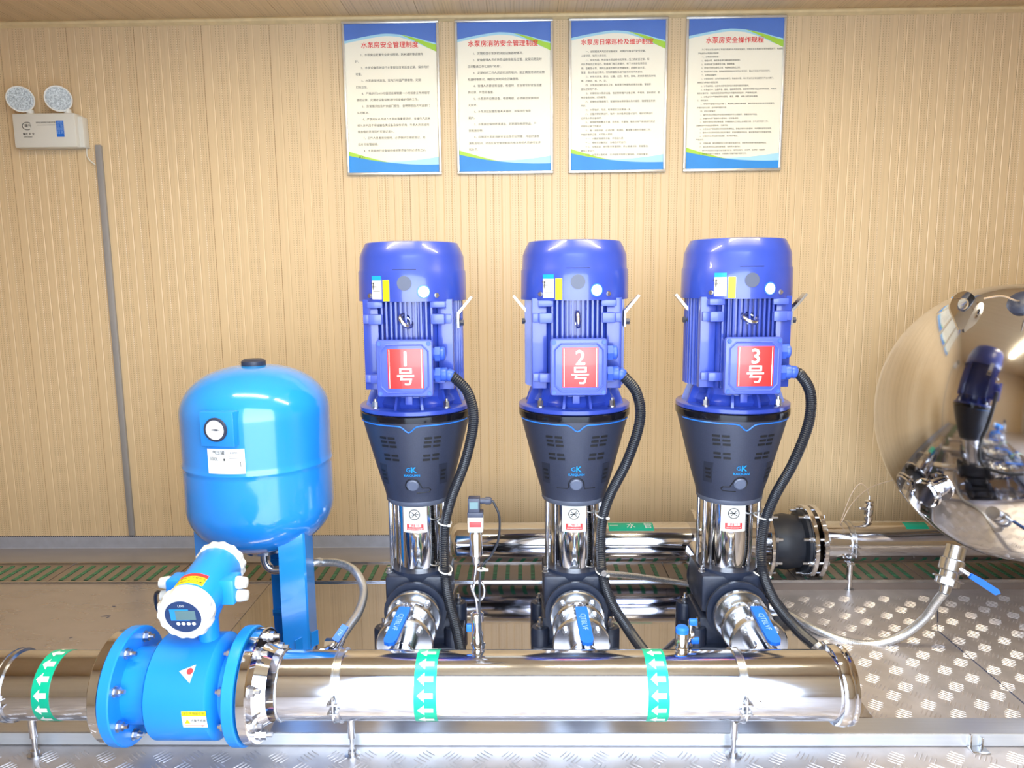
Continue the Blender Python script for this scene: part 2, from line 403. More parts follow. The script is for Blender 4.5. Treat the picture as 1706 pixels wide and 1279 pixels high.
a, b = at(1562, 995, Z=ZF), at(1562, 1050, Z=ZF); u = (b-a).normalized(); v_ = V((-u.y, u.x, 0)); seam.prism(rect(0, (b-a).length, -.002, .002), a, u, v_, (0, 0, 1), .0012)
seam.build('plate_seam', M_GREYD, floor)
# drain strip
tag(MB().box((0, -.39, -.022), (XR-XL, .20, .028)).build('trim_4', M_PLAST, smooth=False), kind='structure')['label'] = 'channel under the drain covers'
edge = MB()
for y in (-.2905, -.4915): edge.box((0, y, -.0), (XR-XL, .004, .012))
tag(edge.build('trim_5', M_SAT, smooth=False), kind='structure')['label'] = 'bright edging either side of the drain covers'
drain = thing('drain_cover_row', 'row of grey floor drain covers with slanting green slots under the rear pipe', 'drain', (0, -.39, 0))
pm = sm_ = None
x = -2.93; k = 0
while x < 2.6:
    o = MB().box((0, -.39, -.005), (.496, .194, .008), .001).build('cover_plate', M_PLAST, drain, smooth=False, mesh=pm); pm = o.data; o.location.x = x+.2485
    for i in range(9):
        if sm_ is None: s0 = MB().box((0, -.39, .0), (.0165, .150, .0035), .001)
        q = s0.build('slot', M_SLOT, drain, smooth=False, mesh=sm_); sm_ = q.data; q.location.x = x+.045+i*.0512
    x += .5005

# ================================================================== PUMPS
PY = -.94
def cowl_r(z):
    for (z0, r0), (z1, r1) in zip(((1.128, .1675), (1.212, .1665), (1.220, .163), (1.262, .161), (1.304, .142)), ((1.212, .1665), (1.220, .163), (1.262, .161), (1.304, .142), (1.31, .0))):
        if z <= z1: return r0+(r1-r0)*(z-z0)/(z1-z0)
    return .1
def guard_r(z): return .109+(.171-.109)*max(0, min(1, (z-.525)/(.76-.525)))**.93
def cylsurf(cx, cy, rf):
    """u metres around from the front, v = height"""
    def f(u_, z):
        r = rf(z); t = u_/r; n_ = V((math.sin(t), -math.cos(t), 0)); return V((cx, cy, z))+n_*r, n_
    return f
def make_pump(px, num, label):
    T = thing('vertical_pump', label, 'pump', (px, PY, 0), 'numbered booster pumps in a row')
    c = (px, PY, 0)
    # --- motor
    MB().lathe([(0, 1.306), (.128, 1.306), (.142, 1.303), (.152, 1.285), (.161, 1.262), (.163, 1.222), (.1665, 1.216), (.1675, 1.135), (.1675, 1.128), (.162, 1.128), (.162, 1.14), (0, 1.14)], c, n=64).build('fan_cowl', M_NAVY, T)
    cs = cylsurf(px, PY, cowl_r)
    cowl_lbl = MB().patch(cs, -.108, -.072, 1.136, 1.204, 4, 2).build('rating_label', M_LBL, T)
    MB().patch(cs, -.108, -.072, 1.191, 1.204, 4, 1, .001).build('label_header', M_CYAN, cowl_lbl)
    mb = MB()
    text_on(mb, 'kW 15\n50Hz', .010, cs, -.098, 1.187, .0014); mb.wrap([rect(-.104, -.076, 1.158, 1.1592), rect(-.104, -.076, 1.150, 1.1512), rect(-.104, -.101, 1.163, 1.185)], cs, .0014); mb.build('label_print', M_INK, cowl_lbl)
    MB().patch(cs, -.067, -.046, 1.130, 1.192, 3, 2, .001).build('yellow_sticker', M_YEL, T)
    MB().wrap([circle(.0215, 24, (.0, 1.182))], cs, .001).build('grey_disc', M_GREYD, T)
    bd = MB().wrap([circle(.0195, 24, (.056, 1.157))], cs, .001).build('round_badge', M_LINE, T)
    MB().wrap([circle(.0165, 24, (.056, 1.157))], cs, .0018).build('badge_face', M_LBL, bd)
    for q in (-.117, .096):
        p, n_ = cs(q, 1.146); MB().hexnut(p, n_, .006, .006).build('cowl_screw', M_BOLT, T)
    MB().patch(cs, -.035, .035, 1.2205, 1.2225, 6, 1, .0012).build('cowl_joint', M_SLIT, T)
    MB().lathe([(.139, .862), (.139, 1.14)], c, n=48).build('stator_core', M_NAVY, T)
    fins = MB()
    for i in range(-5, 6):
        xx = i*.0148; h = math.sqrt(.158**2-xx**2)*.985
        fins.box((px+xx, PY-(h+.125)/2, .998), (.0055, h-.125, .272)); fins.box((px+xx, PY+(h+.125)/2, .998), (.0055, h-.125, .272))
        fins.box((px-(h+.125)/2, PY+xx, .998), (h-.125, .0055, .272)); fins.box((px+(h+.125)/2, PY+xx, .998), (h-.125, .0055, .272))
    tag(fins.build('cooling_fins', M_NAVY, T), kind='stuff')
    for sx_ in (-1, 1):
        for sy in (-1, 1):
            mb = MB(); mb.box((px+sx_*.112, PY+sy*.102, .998), (.046, .034, .274), .003); mb.build('corner_pad', M_NAVY, T)
        for zz, wd in ((1.076, .030), (.897, .026)):
            mb = MB(); mb.box((px+sx_*.093, PY-.134, zz), (.040, .030, wd), .003); mb.box((px+sx_*.122, PY-.118, zz), (.020, .030, wd*.9), .002); mb.build('mounting_lug', M_NAVYL, T)
        mb = MB().box((px+sx_*.093, PY-.132, 1.119), (.045, .028, .018), .002); mb.build('cowl_clip', M_NAVYL, T)
    # end bell + flange
    MB().lathe([(.125, .800), (.132, .815), (.118, .835), (.121, .866), (.139, .870)], c, n=48).build('end_bell', M_NAVY, T)
    for k_ in range(12):
        t = 2*PI*(k_+.5)/12; R = Matrix.Rotation(t, 3, 'Z'); o = V((px, PY, 0))
        MB().prism([(.112, .802), (.158, .802), (.150, .825), (.135, .864), (.112, .866)], o-(R @ V((0, .004, 0))), R @ V((1, 0, 0)), (0, 0, 1), R @ V((0, 1, 0)), .008).build('rib', M_NAVY, T)
    mb = MB().box((px-.002, PY-.127, .842), (.022, .014, .052), .002); mb.build('drain_boss', M_NAVYL, T)
    MB().lathe([(.120, .786), (.172, .786), (.176, .789), (.176, .800), (.172, .803), (.120, .803)], c, n=64).build('motor_flange', M_NAVY, T)
    for k_ in range(4):
        t = PI/4+k_*PI/2; p = V((px+.155*math.cos(t), PY+.155*math.sin(t), .803)); MB().hexnut(p, (0, 0, 1), .0095, .020, .008).build('flange_bolt', M_BOLT, T)
    # terminal box
    bx = px; zc_ = .936
    MB().box((bx, PY-.155, zc_), (.150, .075, .152), .008).build('box_neck', M_NAVY, T)
    tb = MB(); tb.box((bx, PY-.199, zc_), (.166, .022, .168), .009); lid = tb.build('terminal_box_lid', M_NAVYL, T)
    fy = PY-.2105
    mb = MB()       # raised octagonal rim of the lid
    A = [(-.070, -.052), (-.052, -.070), (.052, -.070), (.070, -.052), (.070, .052), (.052, .070), (-.052, .070), (-.070, .052)]
    for (a1, b1), (a2, b2) in zip(A, A[1:]+A[:1]):
        p1, p2 = V((bx+a1, fy, zc_+b1)), V((bx+a2, fy, zc_+b2)); mb.tube([p1, p2], .0028, 6)
    mb.build('lid_rim', M_NAVYL, lid)
    for a1 in (-1, 1):
        for b1 in (-1, 1): MB().hexnut((bx+a1*.072, fy+.001, zc_+b1*.073), (0, -1, 0), .0055, .004).build('lid_screw', M_GLAND, lid)
    ps = plane_surf((bx+.004, fy-.0035, zc_), (1, 0, 0), (0, 0, 1), (0, -1, 0))
    pl = MB().box((bx+.004, fy-.0015, zc_), (.104, .004, .116), .001).build('number_plate', M_RED, T); tag(pl, 'red plate numbered %d' % num)
    mb = MB(); mb.wrap([rect(-.048, -.046, -.056, .056), rect(.046, .048, -.056, .056)], ps, .0006)
    text_on(mb, str(num), .060, ps, 0, .027, .0008, bold=.0012); text_on(mb, '号', .056, ps, 0, -.026, .0008, bold=.0006); mb.build('number', M_LBL, pl)
    # cable glands on the side of the box
    gl = []
    for zz, L in ((.975, .040), (.914, .046)):
        mb = MB(); p = V((bx+.076, PY-.170, zz)); mb.lathe([(.017, 0), (.017, .01)], p, (1, 0, 0), 20); mb.lathe([(.0235, .01), (.0235, .026)], p, (1, 0, 0), 6)
        mb.lathe([(.019, .026), (.021, .03), (.021, L-.004), (.016, L)], p, (1, 0, 0), 20); mb.build('cable_gland', M_GLAND, T); gl.append(p+V((L, 0, 0)))
    # eye bolt
    mb = MB(); p = V((bx, PY-.158, 1.072)); a_ = {1: V((.6, -.35, .5)), 2: V((1, 0, .05)), 3: V((.25, -.5, .8))}[num]
    mb.ring(p, a_, .0205, .0066, 28, 10); mb.cyl(p+V((0, .008, -.012)), p+V((0, .045, -.012)), .007, 12); mb.build('eye_bolt', M_SAT, T)
    # lifting brackets, flat bars bent outwards
    for s_ in (-1, 1):
        if num == 1 and s_ < 0: continue
        yb = PY-.070 if s_ > 0 else PY-.01
        mb = MB(); t = .005
        x0, x1 = px+s_*.146, px+s_*.188
        prof = [(x0, 1.045), (x0+s_*t, 1.045), (x0+s_*t, 1.086), (x1+s_*t, 1.137), (x1, 1.141), (x0, 1.092)]
        mb.prism([(a1-px, b1) for a1, b1 in prof], (px, yb-.016, 0), (1, 0, 0), (0, 0, 1), (0, 1, 0), .032); mb.build('lifting_bracket', M_SAT, T)
        mb = MB().hexnut((px+s_*.150, yb, 1.06), (s_, 0, 0), .010, .014); mb.build('bracket_bolt', M_BLK, T)
    # --- black coupling guard
    MB().lathe([(.14, .765), (.176, .765), (.177, .769), (.177, .783), (.174, .786), (.14, .786)], c, n=64).build('adapter_ring', mat('gloss_black', (22, 22, 30), .15, .3), T)
    prof = [(.0, .766), (.171, .766)]+[(guard_r(z), z) for z in [.76-.0235*i for i in range(11)]]+[(.106, .512), (.104, .500), (0, .500)]
    gd = MB().lathe(prof, c, n=64).build('coupling_guard', M_BLK, T)
    gs = cylsurf(px, PY, lambda z: guard_r(z)+.0005)
    stripe = []
    for i in range(-40, 41):
        q = i*.0056; dz = -.020*math.exp(-(q/.017)**2); stripe.append((q, .757+dz))
    mb = MB(); pts = [gs(q, z)[0]+gs(q, z)[1]*.0005 for q, z in stripe]; mb.tube(pts, .0022, 6); mb.build('blue_stripe', M_LINE, T)
    slots = []
    for s_ in (-1, 1):
        for j, z in enumerate((.716, .7025, .689)):
            for i in (0, 1): slots.append((s_*(.058+i*.030-j*.0025), z, .023))
        for j, z in enumerate((.659, .645)):
            for i in (0, 1): slots.append((s_*(.050+i*.029-j*.0025), z, .022))
        for j, z in enumerate((.602, .588, .574)): slots.append((s_*(.104-j*.002), z, .018))
    for q, z, L in slots: MB().patch(gs, q-L/2, q+L/2, z-.0034, z+.0034, 3, 1, .0014).build('vent_slot', M_SLIT, T)
    for s_ in (-1, 1): MB().patch(gs, s_*.104-.016, s_*.104+.016, .556, .625, 4, 2, .0006).build('side_recess', mat('recess_black', (34, 38, 54), .5), T)
    mb = MB(); text_on(mb, 'K', .027, gs, .006, .612, .0014, bold=.0006); text_on(mb, 'G', .020, gs, -.010, .612, .0014); text_on(mb, 'KAIQUAN', .011, gs, 0, .594, .0014, bold=.0002); mb.build('logo', M_CYAN, T)
    bt = MB(); p, n_ = gs(0, .560); n_ = (n_+V((0, 0, -.25))).normalized(); bt.lathe([(.019, -.01), (.019, .002), (.0155, .004), (.0155, .006), (.0, .006)], p, n_, 28); bt.build('guard_button', M_GREYB, T)
    mb = MB(); sg = 1 if num != 3 else -1
    loop = [(.022*math.cos(t)*sg, .560+.022*math.sin(t)) for t in [PI*1.25-i*.22 for i in range(16)]]+[(.030*sg, .549), (.050*sg, .548), (.056*sg, .541), (.050*sg, .534), (.01*sg, .533)]
    if num == 2: loop = [(-.062, .545), (-.026, .546)]+[(.024*math.cos(t), .560+.024*math.sin(t)) for t in [PI*1.1-i*.28 for i in range(13)]]+[(.026, .546), (.062, .545)]
    mb.tube([gs(a1, b1)[0] for a1, b1 in loop], .0018, 5); mb.build('moulded_outline', M_SLIT, T)
    MB().lathe([(.0, .484), (.100, .484), (.104, .490), (.104, .500), (0, .500)], c, n=48).build('guard_base', mat('grey_casting', (92, 98, 116), .4, .2), T)
    # --- sleeve
    MB().lathe([(.078, .258), (.078, .486)], c, n=64).build('sleeve', M_STEEL, T)
    for sx_ in (-1, 1):
        for sy in (-1, 1): MB().cyl((px+sx_*.087, PY+sy*.040, .24), (px+sx_*.087, PY+sy*.040, .488), .0065, 12).build('tie_rod', M_STEEL, T)
    ss = cylsurf(px, PY, lambda z: .078)
    st = MB().patch(ss, -.043, .036, .392, .480, 10, 2).build('warning_sticker', M_LBL, T)
    mb = MB(); mb.patch(ss, -.030, .024, .400, .420, 8, 1, .0012); mb.build('red_box', M_REDT, st)
    mb = MB(); cz = (-.004, .452); ci = [(cz[0]+.0165*math.cos(t), cz[1]+.0165*math.sin(t)) for t in [2*PI*i/24 for i in range(25)]]
    mb.tube([ss(a1, b1)[0]+ss(a1, b1)[1]*.001 for a1, b1 in ci], .0014, 4)
    for a1 in (PI*.25, PI*.78, .1): mb.tube([ss(cz[0]+k_*math.cos(a1)*.0125, cz[1]+k_*math.sin(a1)*.0125)[0]+ss(0+cz[0], 0)[1]*.001 for k_ in (-1, 0, 1)], .0013, 4)
    mb.build('prohibition_sign', M_INK, st)
    mb = MB(); text_on(mb, '禁止触摸', .010, ss, -.003, .4145, .0018, bold=.0002); text_on(mb, '运转中请勿打开防护罩', .0046, ss, -.003, .4045, .0018); mb.build('warning_text', M_LBL, st)
    # --- cast base
    b = MB(); b.box((px, PY, .190), (.205, .190, .125), .012); b.box((px, PY+.0, .062), (.215, .19, .10), .01)
    b.lathe([(.098, .238), (.098, .262), (.086, .262)], c, n=48); b.build('pump_casing', M_BLK2, T)
    b = MB(); b.box((px, PY, .0125), (.275, .245, .025), .006)
    for sx_ in (-1, 1):
        for sy in (-1, 1): b.lathe([(.030, .0), (.030, .074), (.026, .082), (.0, .082)], (px+sx_*.113, PY+sy*.092, 0), n=20)
    b.build('foot', M_BLK2, T)
    for sx_ in (-1, 1):
        for sy in (-1, 1):
            MB().hexnut((px+sx_*.113, PY+sy*.092, .082), (0, 0, 1), .010, .016, .014).build('casing_bolt', M_BOLT, T)
        mb = MB(); mb.cyl((px+sx_*.095, PY-.060, .20), (px+sx_*.095, PY-.060, .272), .005, 8); mb.hexnut((px+sx_*.095, PY-.060, .253), (0, 0, 1), .009, .010, .006); mb.build('side_stud', M_BOLT, T)
    zp = .155
    b = MB(); b.lathe([(.07, 0), (.098, .05), (.098, .062)], (px, PY-.085, zp), (0, -1, 0), 40); b.build('port_flange', M_BLK2, T)
    b = MB(); b.lathe([(.07, 0), (.096, .05), (.096, .064)], (px, PY+.085, zp), (0, 1, 0), 40); b.build('port_flange', M_BLK2, T)
    return T, gl
GL = {}; WORD = {1: 'one', 2: 'two', 3: 'three'}
XP = {1: -.350, 2: .157, 3: .661}
for num, lb in ((1, 'dark blue motor over black and steel vertical pump, red plate numbered one'), (2, 'dark blue motor over black and steel vertical pump, red plate numbered two'), (3, 'dark blue motor over black and steel vertical pump, red plate numbered three')):
    T_, GL[num] = make_pump(XP[num], num, lb)

# ---------------------------------------------------------------- ball valves
ZP = .155
def make_valve(px, num, ang, label):
    y0 = PY-.147
    T = thing('ball_valve', label, 'valve', (px, y0-.05, ZP), 'flanged ball valves in front of the pumps')
    ax = V((0, -1, 0))
    def disc(name, r, d0, d1, m=M_VALVE, n=48): return MB().lathe([(r-.003, d0), (r, d0+.003), (r, d1-.003), (r-.003, d1)], (px, y0, ZP), ax, n).build(name, m, T)
    disc('flange', .084, .018, .038)
    MB().lathe([(.05, .0), (.05, .036), (.052, .040), (.056, .060), (.058, .100)], (px, y0, ZP), ax, 48).build('valve_body', M_VALVE, T)
    disc('flange', .080, .098, .116)
    MB().lathe([(.056, .11), (.060, .13), (.060, .17), (.054, .19), (.05, .20)], (px, y0, ZP), ax, 48).build('valve_body', M_VALVE, T)
    disc('flange', .082, .194, .213)
    for k_ in range(4):
        t = PI/4+k_*PI/2
        for d0, L in ((.038, .013), (.116, .012), (.213, .014)):
            mb = MB().hexnut((px+.064*math.cos(t), y0-d0, ZP+.064*math.sin(t)), ax, .0085, L, .004); mb.build('bolt', M_BOLT, T)
    mb = MB(); mb.lathe([(.036, .208), (.036, .345)], (px, y0, ZP), ax, 40); mb.ring((px, y0-.262, ZP), ax, .036, .0022, 40, 6); mb.build('pipe_stub', M_PIPE, T)
    ys = y0-.145
    mb = MB(); mb.cyl((px, ys, ZP+.06), (px, ys, ZP+.088), .011, 16); mb.box((px, ys, ZP+.084), (.040, .028, .008), .002); mb.hexnut((px, ys, ZP+.088), (0, 0, 1), .009, .008, .004)
    for s_ in (-1, 1): mb.cyl((px+s_*.015, ys-.006, ZP+.066), (px+s_*.015, ys-.006, ZP+.098), .0028, 8)
    mb.build('stem', M_BOLT, T)
    R = Matrix.Rotation(ang, 3, 'Z'); h = MB()
    d = R @ V((0, -1, 0)); o = V((px, ys, ZP+.088)); s = R @ V((1, 0, 0)); down = V((0, 0, -.12))
    h.prism([(-.010, -.012), (.010, -.012), (.013, .03), (-.013, .03)], o, s, d, (0, 0, 1), .004); h.build('lever_plate', M_SAT, T)
    g = MB(); dd = (d+down).normalized(); nn = s.cross(dd)
    if nn.z < 0: nn = -nn
    og = o+d*.022+V((0, 0, .001))
    outl = [(-.016, 0), (.016, 0), (.0175, .02), (.0175, .158), (.013, .172), (0, .177), (-.013, .172), (-.0175, .158), (-.0175, .02)]
    g.prism(outl, og, s, dd, nn, .010); grip = g.build('lever_grip', M_HAND, T)
    
    mb = MB(); uu, vv = dd, nn.cross(dd); ts = plane_surf(og+nn*.0104+dd*.078, uu, vv, nn); text_on(mb, 'CJTBLVF', .022, ts, 0, 0, .0003); mb.build('lever_marking', M_CYAN if False else mat('pale_print', (150, 190, 240), .4), grip)
    return T
make_valve(XP[1], 1, -.10, 'polished flanged ball valve with blue lever below pump number one')
make_valve(XP[2], 2, .03, 'polished flanged ball valve with blue lever below pump number two')
make_valve(XP[3], 3, .00, 'polished flanged ball valve with blue lever below pump number three')

# ---------------------------------------------------------------- front manifold
MY, MZ, MR = -1.50, .155, .086
def xat(px, Y=MY): return at(px, 1140, Y=Y).x
def pipesurf(y, z, R):
    def f(u_, v_):
        t = v_/R; n_ = V((0, -math.cos(t), math.sin(t))); return V((u_, y, z))+n_*R, n_
    return f
ms = pipesurf(MY, MZ, MR)
def arrow_tape(name, x0, x1, label, grp, n=9, left=True, v0=None):
    L = 2*PI*MR
    o = thing(name, label, 'tape', ((x0+x1)/2, MY, MZ), grp)
    MB().lathe([(MR-.001, 0), (MR+.0007, 0), (MR+.0007, x1-x0), (MR-.001, x1-x0)], (x0, MY, MZ), (1, 0, 0), 72, closed=True).build('tape_band', M_GRN, o)
    w_ = x1-x0; p = L/14; me_ = MB()
    for k_ in range(14):
        v_ = -L/2+(k_+.5)*p; a0 = x0+w_*.14; a1 = x0+w_*.86; am = x0+w_*.46; h1, h2 = p*.40, p*.17
        me_.wrap([[(a0, v_), (am, v_-h1), (am, v_)], [(a0, v_), (am, v_), (am, v_+h1)], [(am, v_-h2), (a1, v_-h2), (a1, v_), (am, v_)], [(am, v_), (a1, v_), (a1, v_+h2), (am, v_+h2)]], ms, .0016)
    me_.build('arrow_print', M_LBL, o)
    return o
T = thing('discharge_manifold', 'large polished steel pipe across the front with capped right end', 'pipe', (0, MY, MZ))
mb = MB(); x0, x1 = xat(473), xat(1400); mb.lathe([(MR, 0), (MR, x1-x0)], (x0, MY, MZ), (1, 0, 0), 96); mb.build('pipe', M_PIPE, T)
mb = MB(); mb.ring((x0+.004, MY, MZ), (1, 0, 0), MR, .004, 64, 8); mb.build('weld_seam', M_SAT, T)
mb = MB(); xe = x1-.012; mb.lathe([(MR, -.02), (MR+.011, -.016), (MR+.014, 0), (MR+.011, .008), (MR+.006, .010), (MR+.012, .016), (MR+.011, .022), (MR+.002, .026), (.06, .034), (0, .036)], (xe, MY, MZ), (1, 0, 0), 72); mb.build('end_cap', M_STEEL, T)
for k in (1, 2, 3):
    mb = MB(); mb.ring((XP[k], MY+MR*.93, MZ), (0, 1, 0), .041, .005, 32, 8); mb.build('weld_seam', M_SAT, T)
for px_, zz in ((1247, .150), (795, .238)):
    p = ms(xat(px_), .0)[0] if px_ == 1247 else None
    if p: MB().lathe([(.008, -.004), (.008, .006), (.004, .006), (.004, .002), (0, .002)], p, (0, -1, 0), 16).build('plug_boss', M_STEEL, T)
Tl = thing('inlet_pipe', 'polished steel pipe left of the blue flow meter', 'pipe', (xat(60), MY, MZ))
x0b, x1b = -2.2, xat(208); mb = MB(); mb.lathe([(MR, 0), (MR, x1b-x0b)], (x0b, MY, MZ), (1, 0, 0), 96); mb.build('pipe', M_PIPE, Tl)
arrow_tape('arrow_tape', xat(88), xat(116), 'green arrow tape on the pipe left of the blue flow meter', 'green arrow tapes')
arrow_tape('arrow_tape', xat(697), xat(733), 'green arrow tape on the front pipe below pump number one', 'green arrow tapes')
arrow_tape('arrow_tape', xat(1071), xat(1105), 'green arrow tape on the front pipe between pumps two and three', 'green arrow tapes')
def pipe_support(x, y, z, r, zf, label, dx=.0, tilt=0):
    T = thing('pipe_support', label, 'pipe support', (x, y, zf), 'pipe clamps on steel posts')
    mb = MB(); mb.band((x, y, z), (1, 0, 0), r-.0005, r+.0035, .020, 64); mb.band((x-.008, y, z), (1, 0, 0), r+.003, r+.0055, .004, 64); mb.band((x+.008, y, z), (1, 0, 0), r+.003, r+.0055, .004, 64); mb.build('clamp_band', M_SAT, T)
    mb = MB(); q = V((x, y-r-.010, z-.006))
    for dz in (-.012, .012): mb.box(q+V((0, 0, dz)), (.026, .022, .004), .001)
    mb.cyl(q+V((0, -.003, -.03)), q+V((0, -.003, .028)), .0035, 10); mb.hexnut(q+V((0, -.003, .014)), (0, 0, 1), .0075, .008); mb.hexnut(q+V((0, -.003, -.014)), (0, 0, -1), .0075, .008, .004); mb.build('clamp_bolt', M_BOLT, T)
    zb = z-r
    mb = MB(); xx = x+dx; yy = y-.012 if y < -1 else y-.085
    if y < -1: mb.cyl((xx, yy, zb-.055), (xx, yy, zb+.012), .0095, 16)
    mb.cyl((xx, yy, zf+.012), (xx, yy, zb-.05 if y < -1 else z-.062), .0060 if y < -1 else .0125, 14); mb.build('post', M_STEEL, T)
    if y > -1:
        MB().box((xx, yy+.008, z-.062), (.03, .035, .012), .002).build('post_head', M_STEEL, T)
    mb = MB(); mb.lathe([(.020, 0), (.020, .004), (.011, .005), (.011, .014), (0, .014)], (xx, yy, zf), (0, 0, 1), 18); mb.build('post_foot', M_BOLT, T)
pipe_support(xat(570), MY, MZ, MR, ZF, 'clamp and post under the front pipe beside the flow meter flange', .022)
pipe_support(xat(1226), MY, MZ, MR, ZF, 'clamp and post under the front pipe near its capped end', -.004)
pipe_support(xat(30), MY, MZ, MR, ZF, 'clamp and post under the pipe left of the flow meter', .035)

# ---------------------------------------------------------------- flow meter
xm = xat(328); T = thing('flow_meter', 'light blue electromagnetic flow meter with round display head on the front pipe', 'flow meter', (xm, MY, MZ))
xl0, xl1, xr1, xr2 = xat(213), xat(232), xat(412), xat(432)
def disc(name, xa, xb, r, m, n=64): return MB().lathe([(r-.003, 0), (r, .003), (r, abs(xb-xa)-.003), (r-.003, abs(xb-xa))], (xa, MY, MZ), (1, 0, 0), n).build(name, m, T)
disc('steel_flange', xl0-.030, xl0-.002, .138, M_STEEL); disc('flange', xl0, xl1, .148, M_METER)
disc('flange', xr1-.012, xr2-.014, .148, M_METER); disc('steel_flange', xr2-.010, xr2+.016, .143, M_STEEL)
MB().lathe([(.095, 0), (.095, xr1-xl1+.02)], (xl1-.01, MY, MZ), (1, 0, 0), 64).build('measuring_tube', M_METER, T)
b0, b1 = xat(277), xat(379)
mb = MB(); mb.lathe([(.095, -.012), (.126, 0), (.132, .006), (.132, b1-b0-.006), (.126, b1-b0), (.095, b1-b0+.012)], (b0, MY, MZ), (1, 0, 0), 80); mb.build('meter_body', M_METER, T)
MB().lathe([(MR+.003, .0), (MR+.018, 0), (MR+.004, .028), (MR+.003, .03)], (xr2+.016, MY, MZ), (1, 0, 0), 64, closed=True).build('flange_neck', M_STEEL, T)
for k in range(8):
    t = PI/8+k*PI/4; cy, cz = MY+.120*math.cos(t), MZ+.120*math.sin(t)
    MB().hexnut((xl1, cy, cz), (1, 0, 0), .0115, .014, .012).build('flange_bolt', M_BOLT, T)
    MB().hexnut((xr1-.012, cy, cz), (-1, 0, 0), .0115, .014, .008).build('flange_bolt', M_BOLT, T)
    MB().hexnut((xr2+.016, cy, cz), (1, 0, 0), .0125, .014, .014).build('flange_bolt', M_BOLT, T)
bs = pipesurf(MY, MZ, .132)
lb = MB().patch(bs, xat(299, -1.63), xat(340, -1.63), -.038, .008, 2, 6).build('direction_label', M_LBL, T); xa, xb = xat(299, -1.63), xat(340, -1.63)
MB().patch(bs, xa, xb, -.005, .008, 2, 2, .001).build('label_header', M_YEL, lb)
mb = MB(); text_on(mb, 'LED 传感器信息', .0075, bs, (xa+xb)/2, .0015, .0014); text_on(mb, '流量传感器', .0075, bs, (xa+xb)/2+.01, -.017, .0014); mb.build('label_print', M_INK, lb)
mb = MB(); mb.wrap([[(xa+.006, -.025), (xa+.020, -.025), (xa+.013, -.012)]], bs, .0012); mb.build('warning_triangle', M_YEL, lb)
mb = MB(); mb.wrap([rect(xa+.006, xb-.012, -.0325, -.0312), [(xb-.014, -.0345), (xb-.004, -.032), (xb-.014, -.0292)]], bs, .0012); mb.build('flow_arrow', M_REDT, lb)
xt = xat(318, -1.6); mb = MB(); tri = [(xt-.028, .100), (xt+.010, .116), (xt+.004, .073)]
mb.wrap([[tri[0], tri[1], ((tri[0][0]+tri[2][0])/2, (tri[0][1]+tri[2][1])/2)], [tri[1], tri[2], ((tri[0][0]+tri[2][0])/2, (tri[0][1]+tri[2][1])/2)]], bs, .0022); tl = mb.build('triangle_sticker', M_LBL, T)
mb = MB(); mb.wrap([circle(.008, 12, (xt-.001, .1))], bs, .003); mb.build('red_print', M_REDT, tl)
# converter head
hx = -.818; h0, h1 = V((hx, -1.625, .405)), V((hx+.006, -1.40, .452)); ax = (h1-h0).normalized(); HL = (h1-h0).length
hu, hv, _ = frame(ax); side = V((1, 0, 0)); upv = side.cross(ax).normalized()
if upv.z < 0: upv = -upv
MB().cyl((hx, -1.50, .27), (hx, -1.50, .36), .026, 28).build('neck', M_METER, T)
mb = MB(); mb.lathe([(.0, .02), (.058, .02), (.060, .03), (.060, HL-.03), (.056, HL-.02), (0, HL-.02)], h0, ax, 48); mb.lathe([(.026, 0), (.05, .05)], (hx, -1.50, .34), (0, 0, 1), 32); head = mb.build('converter_housing', M_METER, T)
sca = lambda t: 1+.035*math.cos(14*t)
hexsc = lambda t: 1+.028*math.cos(14*t)
mb = MB(); mb.lathe([(.045, -.004), (.062, -.004), (.066, .002), (.066, .022), (.062, .028)], h0, ax, 112, hexsc); mb.lathe([(.0625, .02), (.0625, .036)], h0, ax, 48); bz = mb.build('bezel', M_WHT, T)
mb = MB(); mb.lathe([(.058, HL-.03), (.064, HL-.024), (.064, HL-.006), (.05, HL)], h0, ax, 112, hexsc); mb.build('rear_cap', M_WHT, T)
fs_ = plane_surf(h0-ax*.0042, side, upv, -ax)
mb = MB(); mb.lathe([(.044, -.0046), (.044, .0)], h0, ax, 40); fc = mb.build('display_face', M_DBL, T)
MB().wrap([rect(-.030, .034, -.010, .022)], fs_, .0008).build('display_panel', M_SKYB, fc)
MB().wrap([rect(-.017, .031, -.008, .018)], fs_, .0014).build('lcd_screen', M_LCD, fc)
for k in range(4): MB().wrap([circle(.0048, 14, (-.014+k*.0125, -.019))], fs_, .0012).build('key', M_LBL, fc)
mb = MB(); text_on(mb, 'LDG', .008, fs_, 0, .031, .0012); mb.build('display_text', M_LBL, fc)
hs = lambda a, b: ((lambda t: (h0+ax*b+(side*math.sin(t)+upv*math.cos(t))*.060, side*math.sin(t)+upv*math.cos(t)))(a/.060))
lb = MB().patch(hs, -.040, .034, .045, .085, 8, 2, .0008).build('warning_label', M_YEL, head); MB().patch(hs, -.040, .034, .074, .085, 8, 1, .0014).build('label_header', M_RED, lb)
mb = MB(); text_on(mb, '防爆电气严禁带电', .0095, hs, -.003, .066, .0014); text_on(mb, '断电后方可开盖', .0095, hs, -.003, .053, .0014); mb.build('label_print', M_INK, lb)
for s_ in (-1, 1):
    q = h0+ax*(HL*.50)+V((s_*.066, 0, -.004)); MB().box(q, (.040, .060, .066), .006).build('gland_box', M_METER, head)
    for dz in (-.017, .017):
        mb = MB(); p = q+V((s_*.018, -.004, dz)); mb.lathe([(.016, 0), (.0165, .008), (.015, .016), (.013, .026), (0, .028)], p, (s_, 0, 0), 10); mb.build('cable_gland', M_WHT, T)
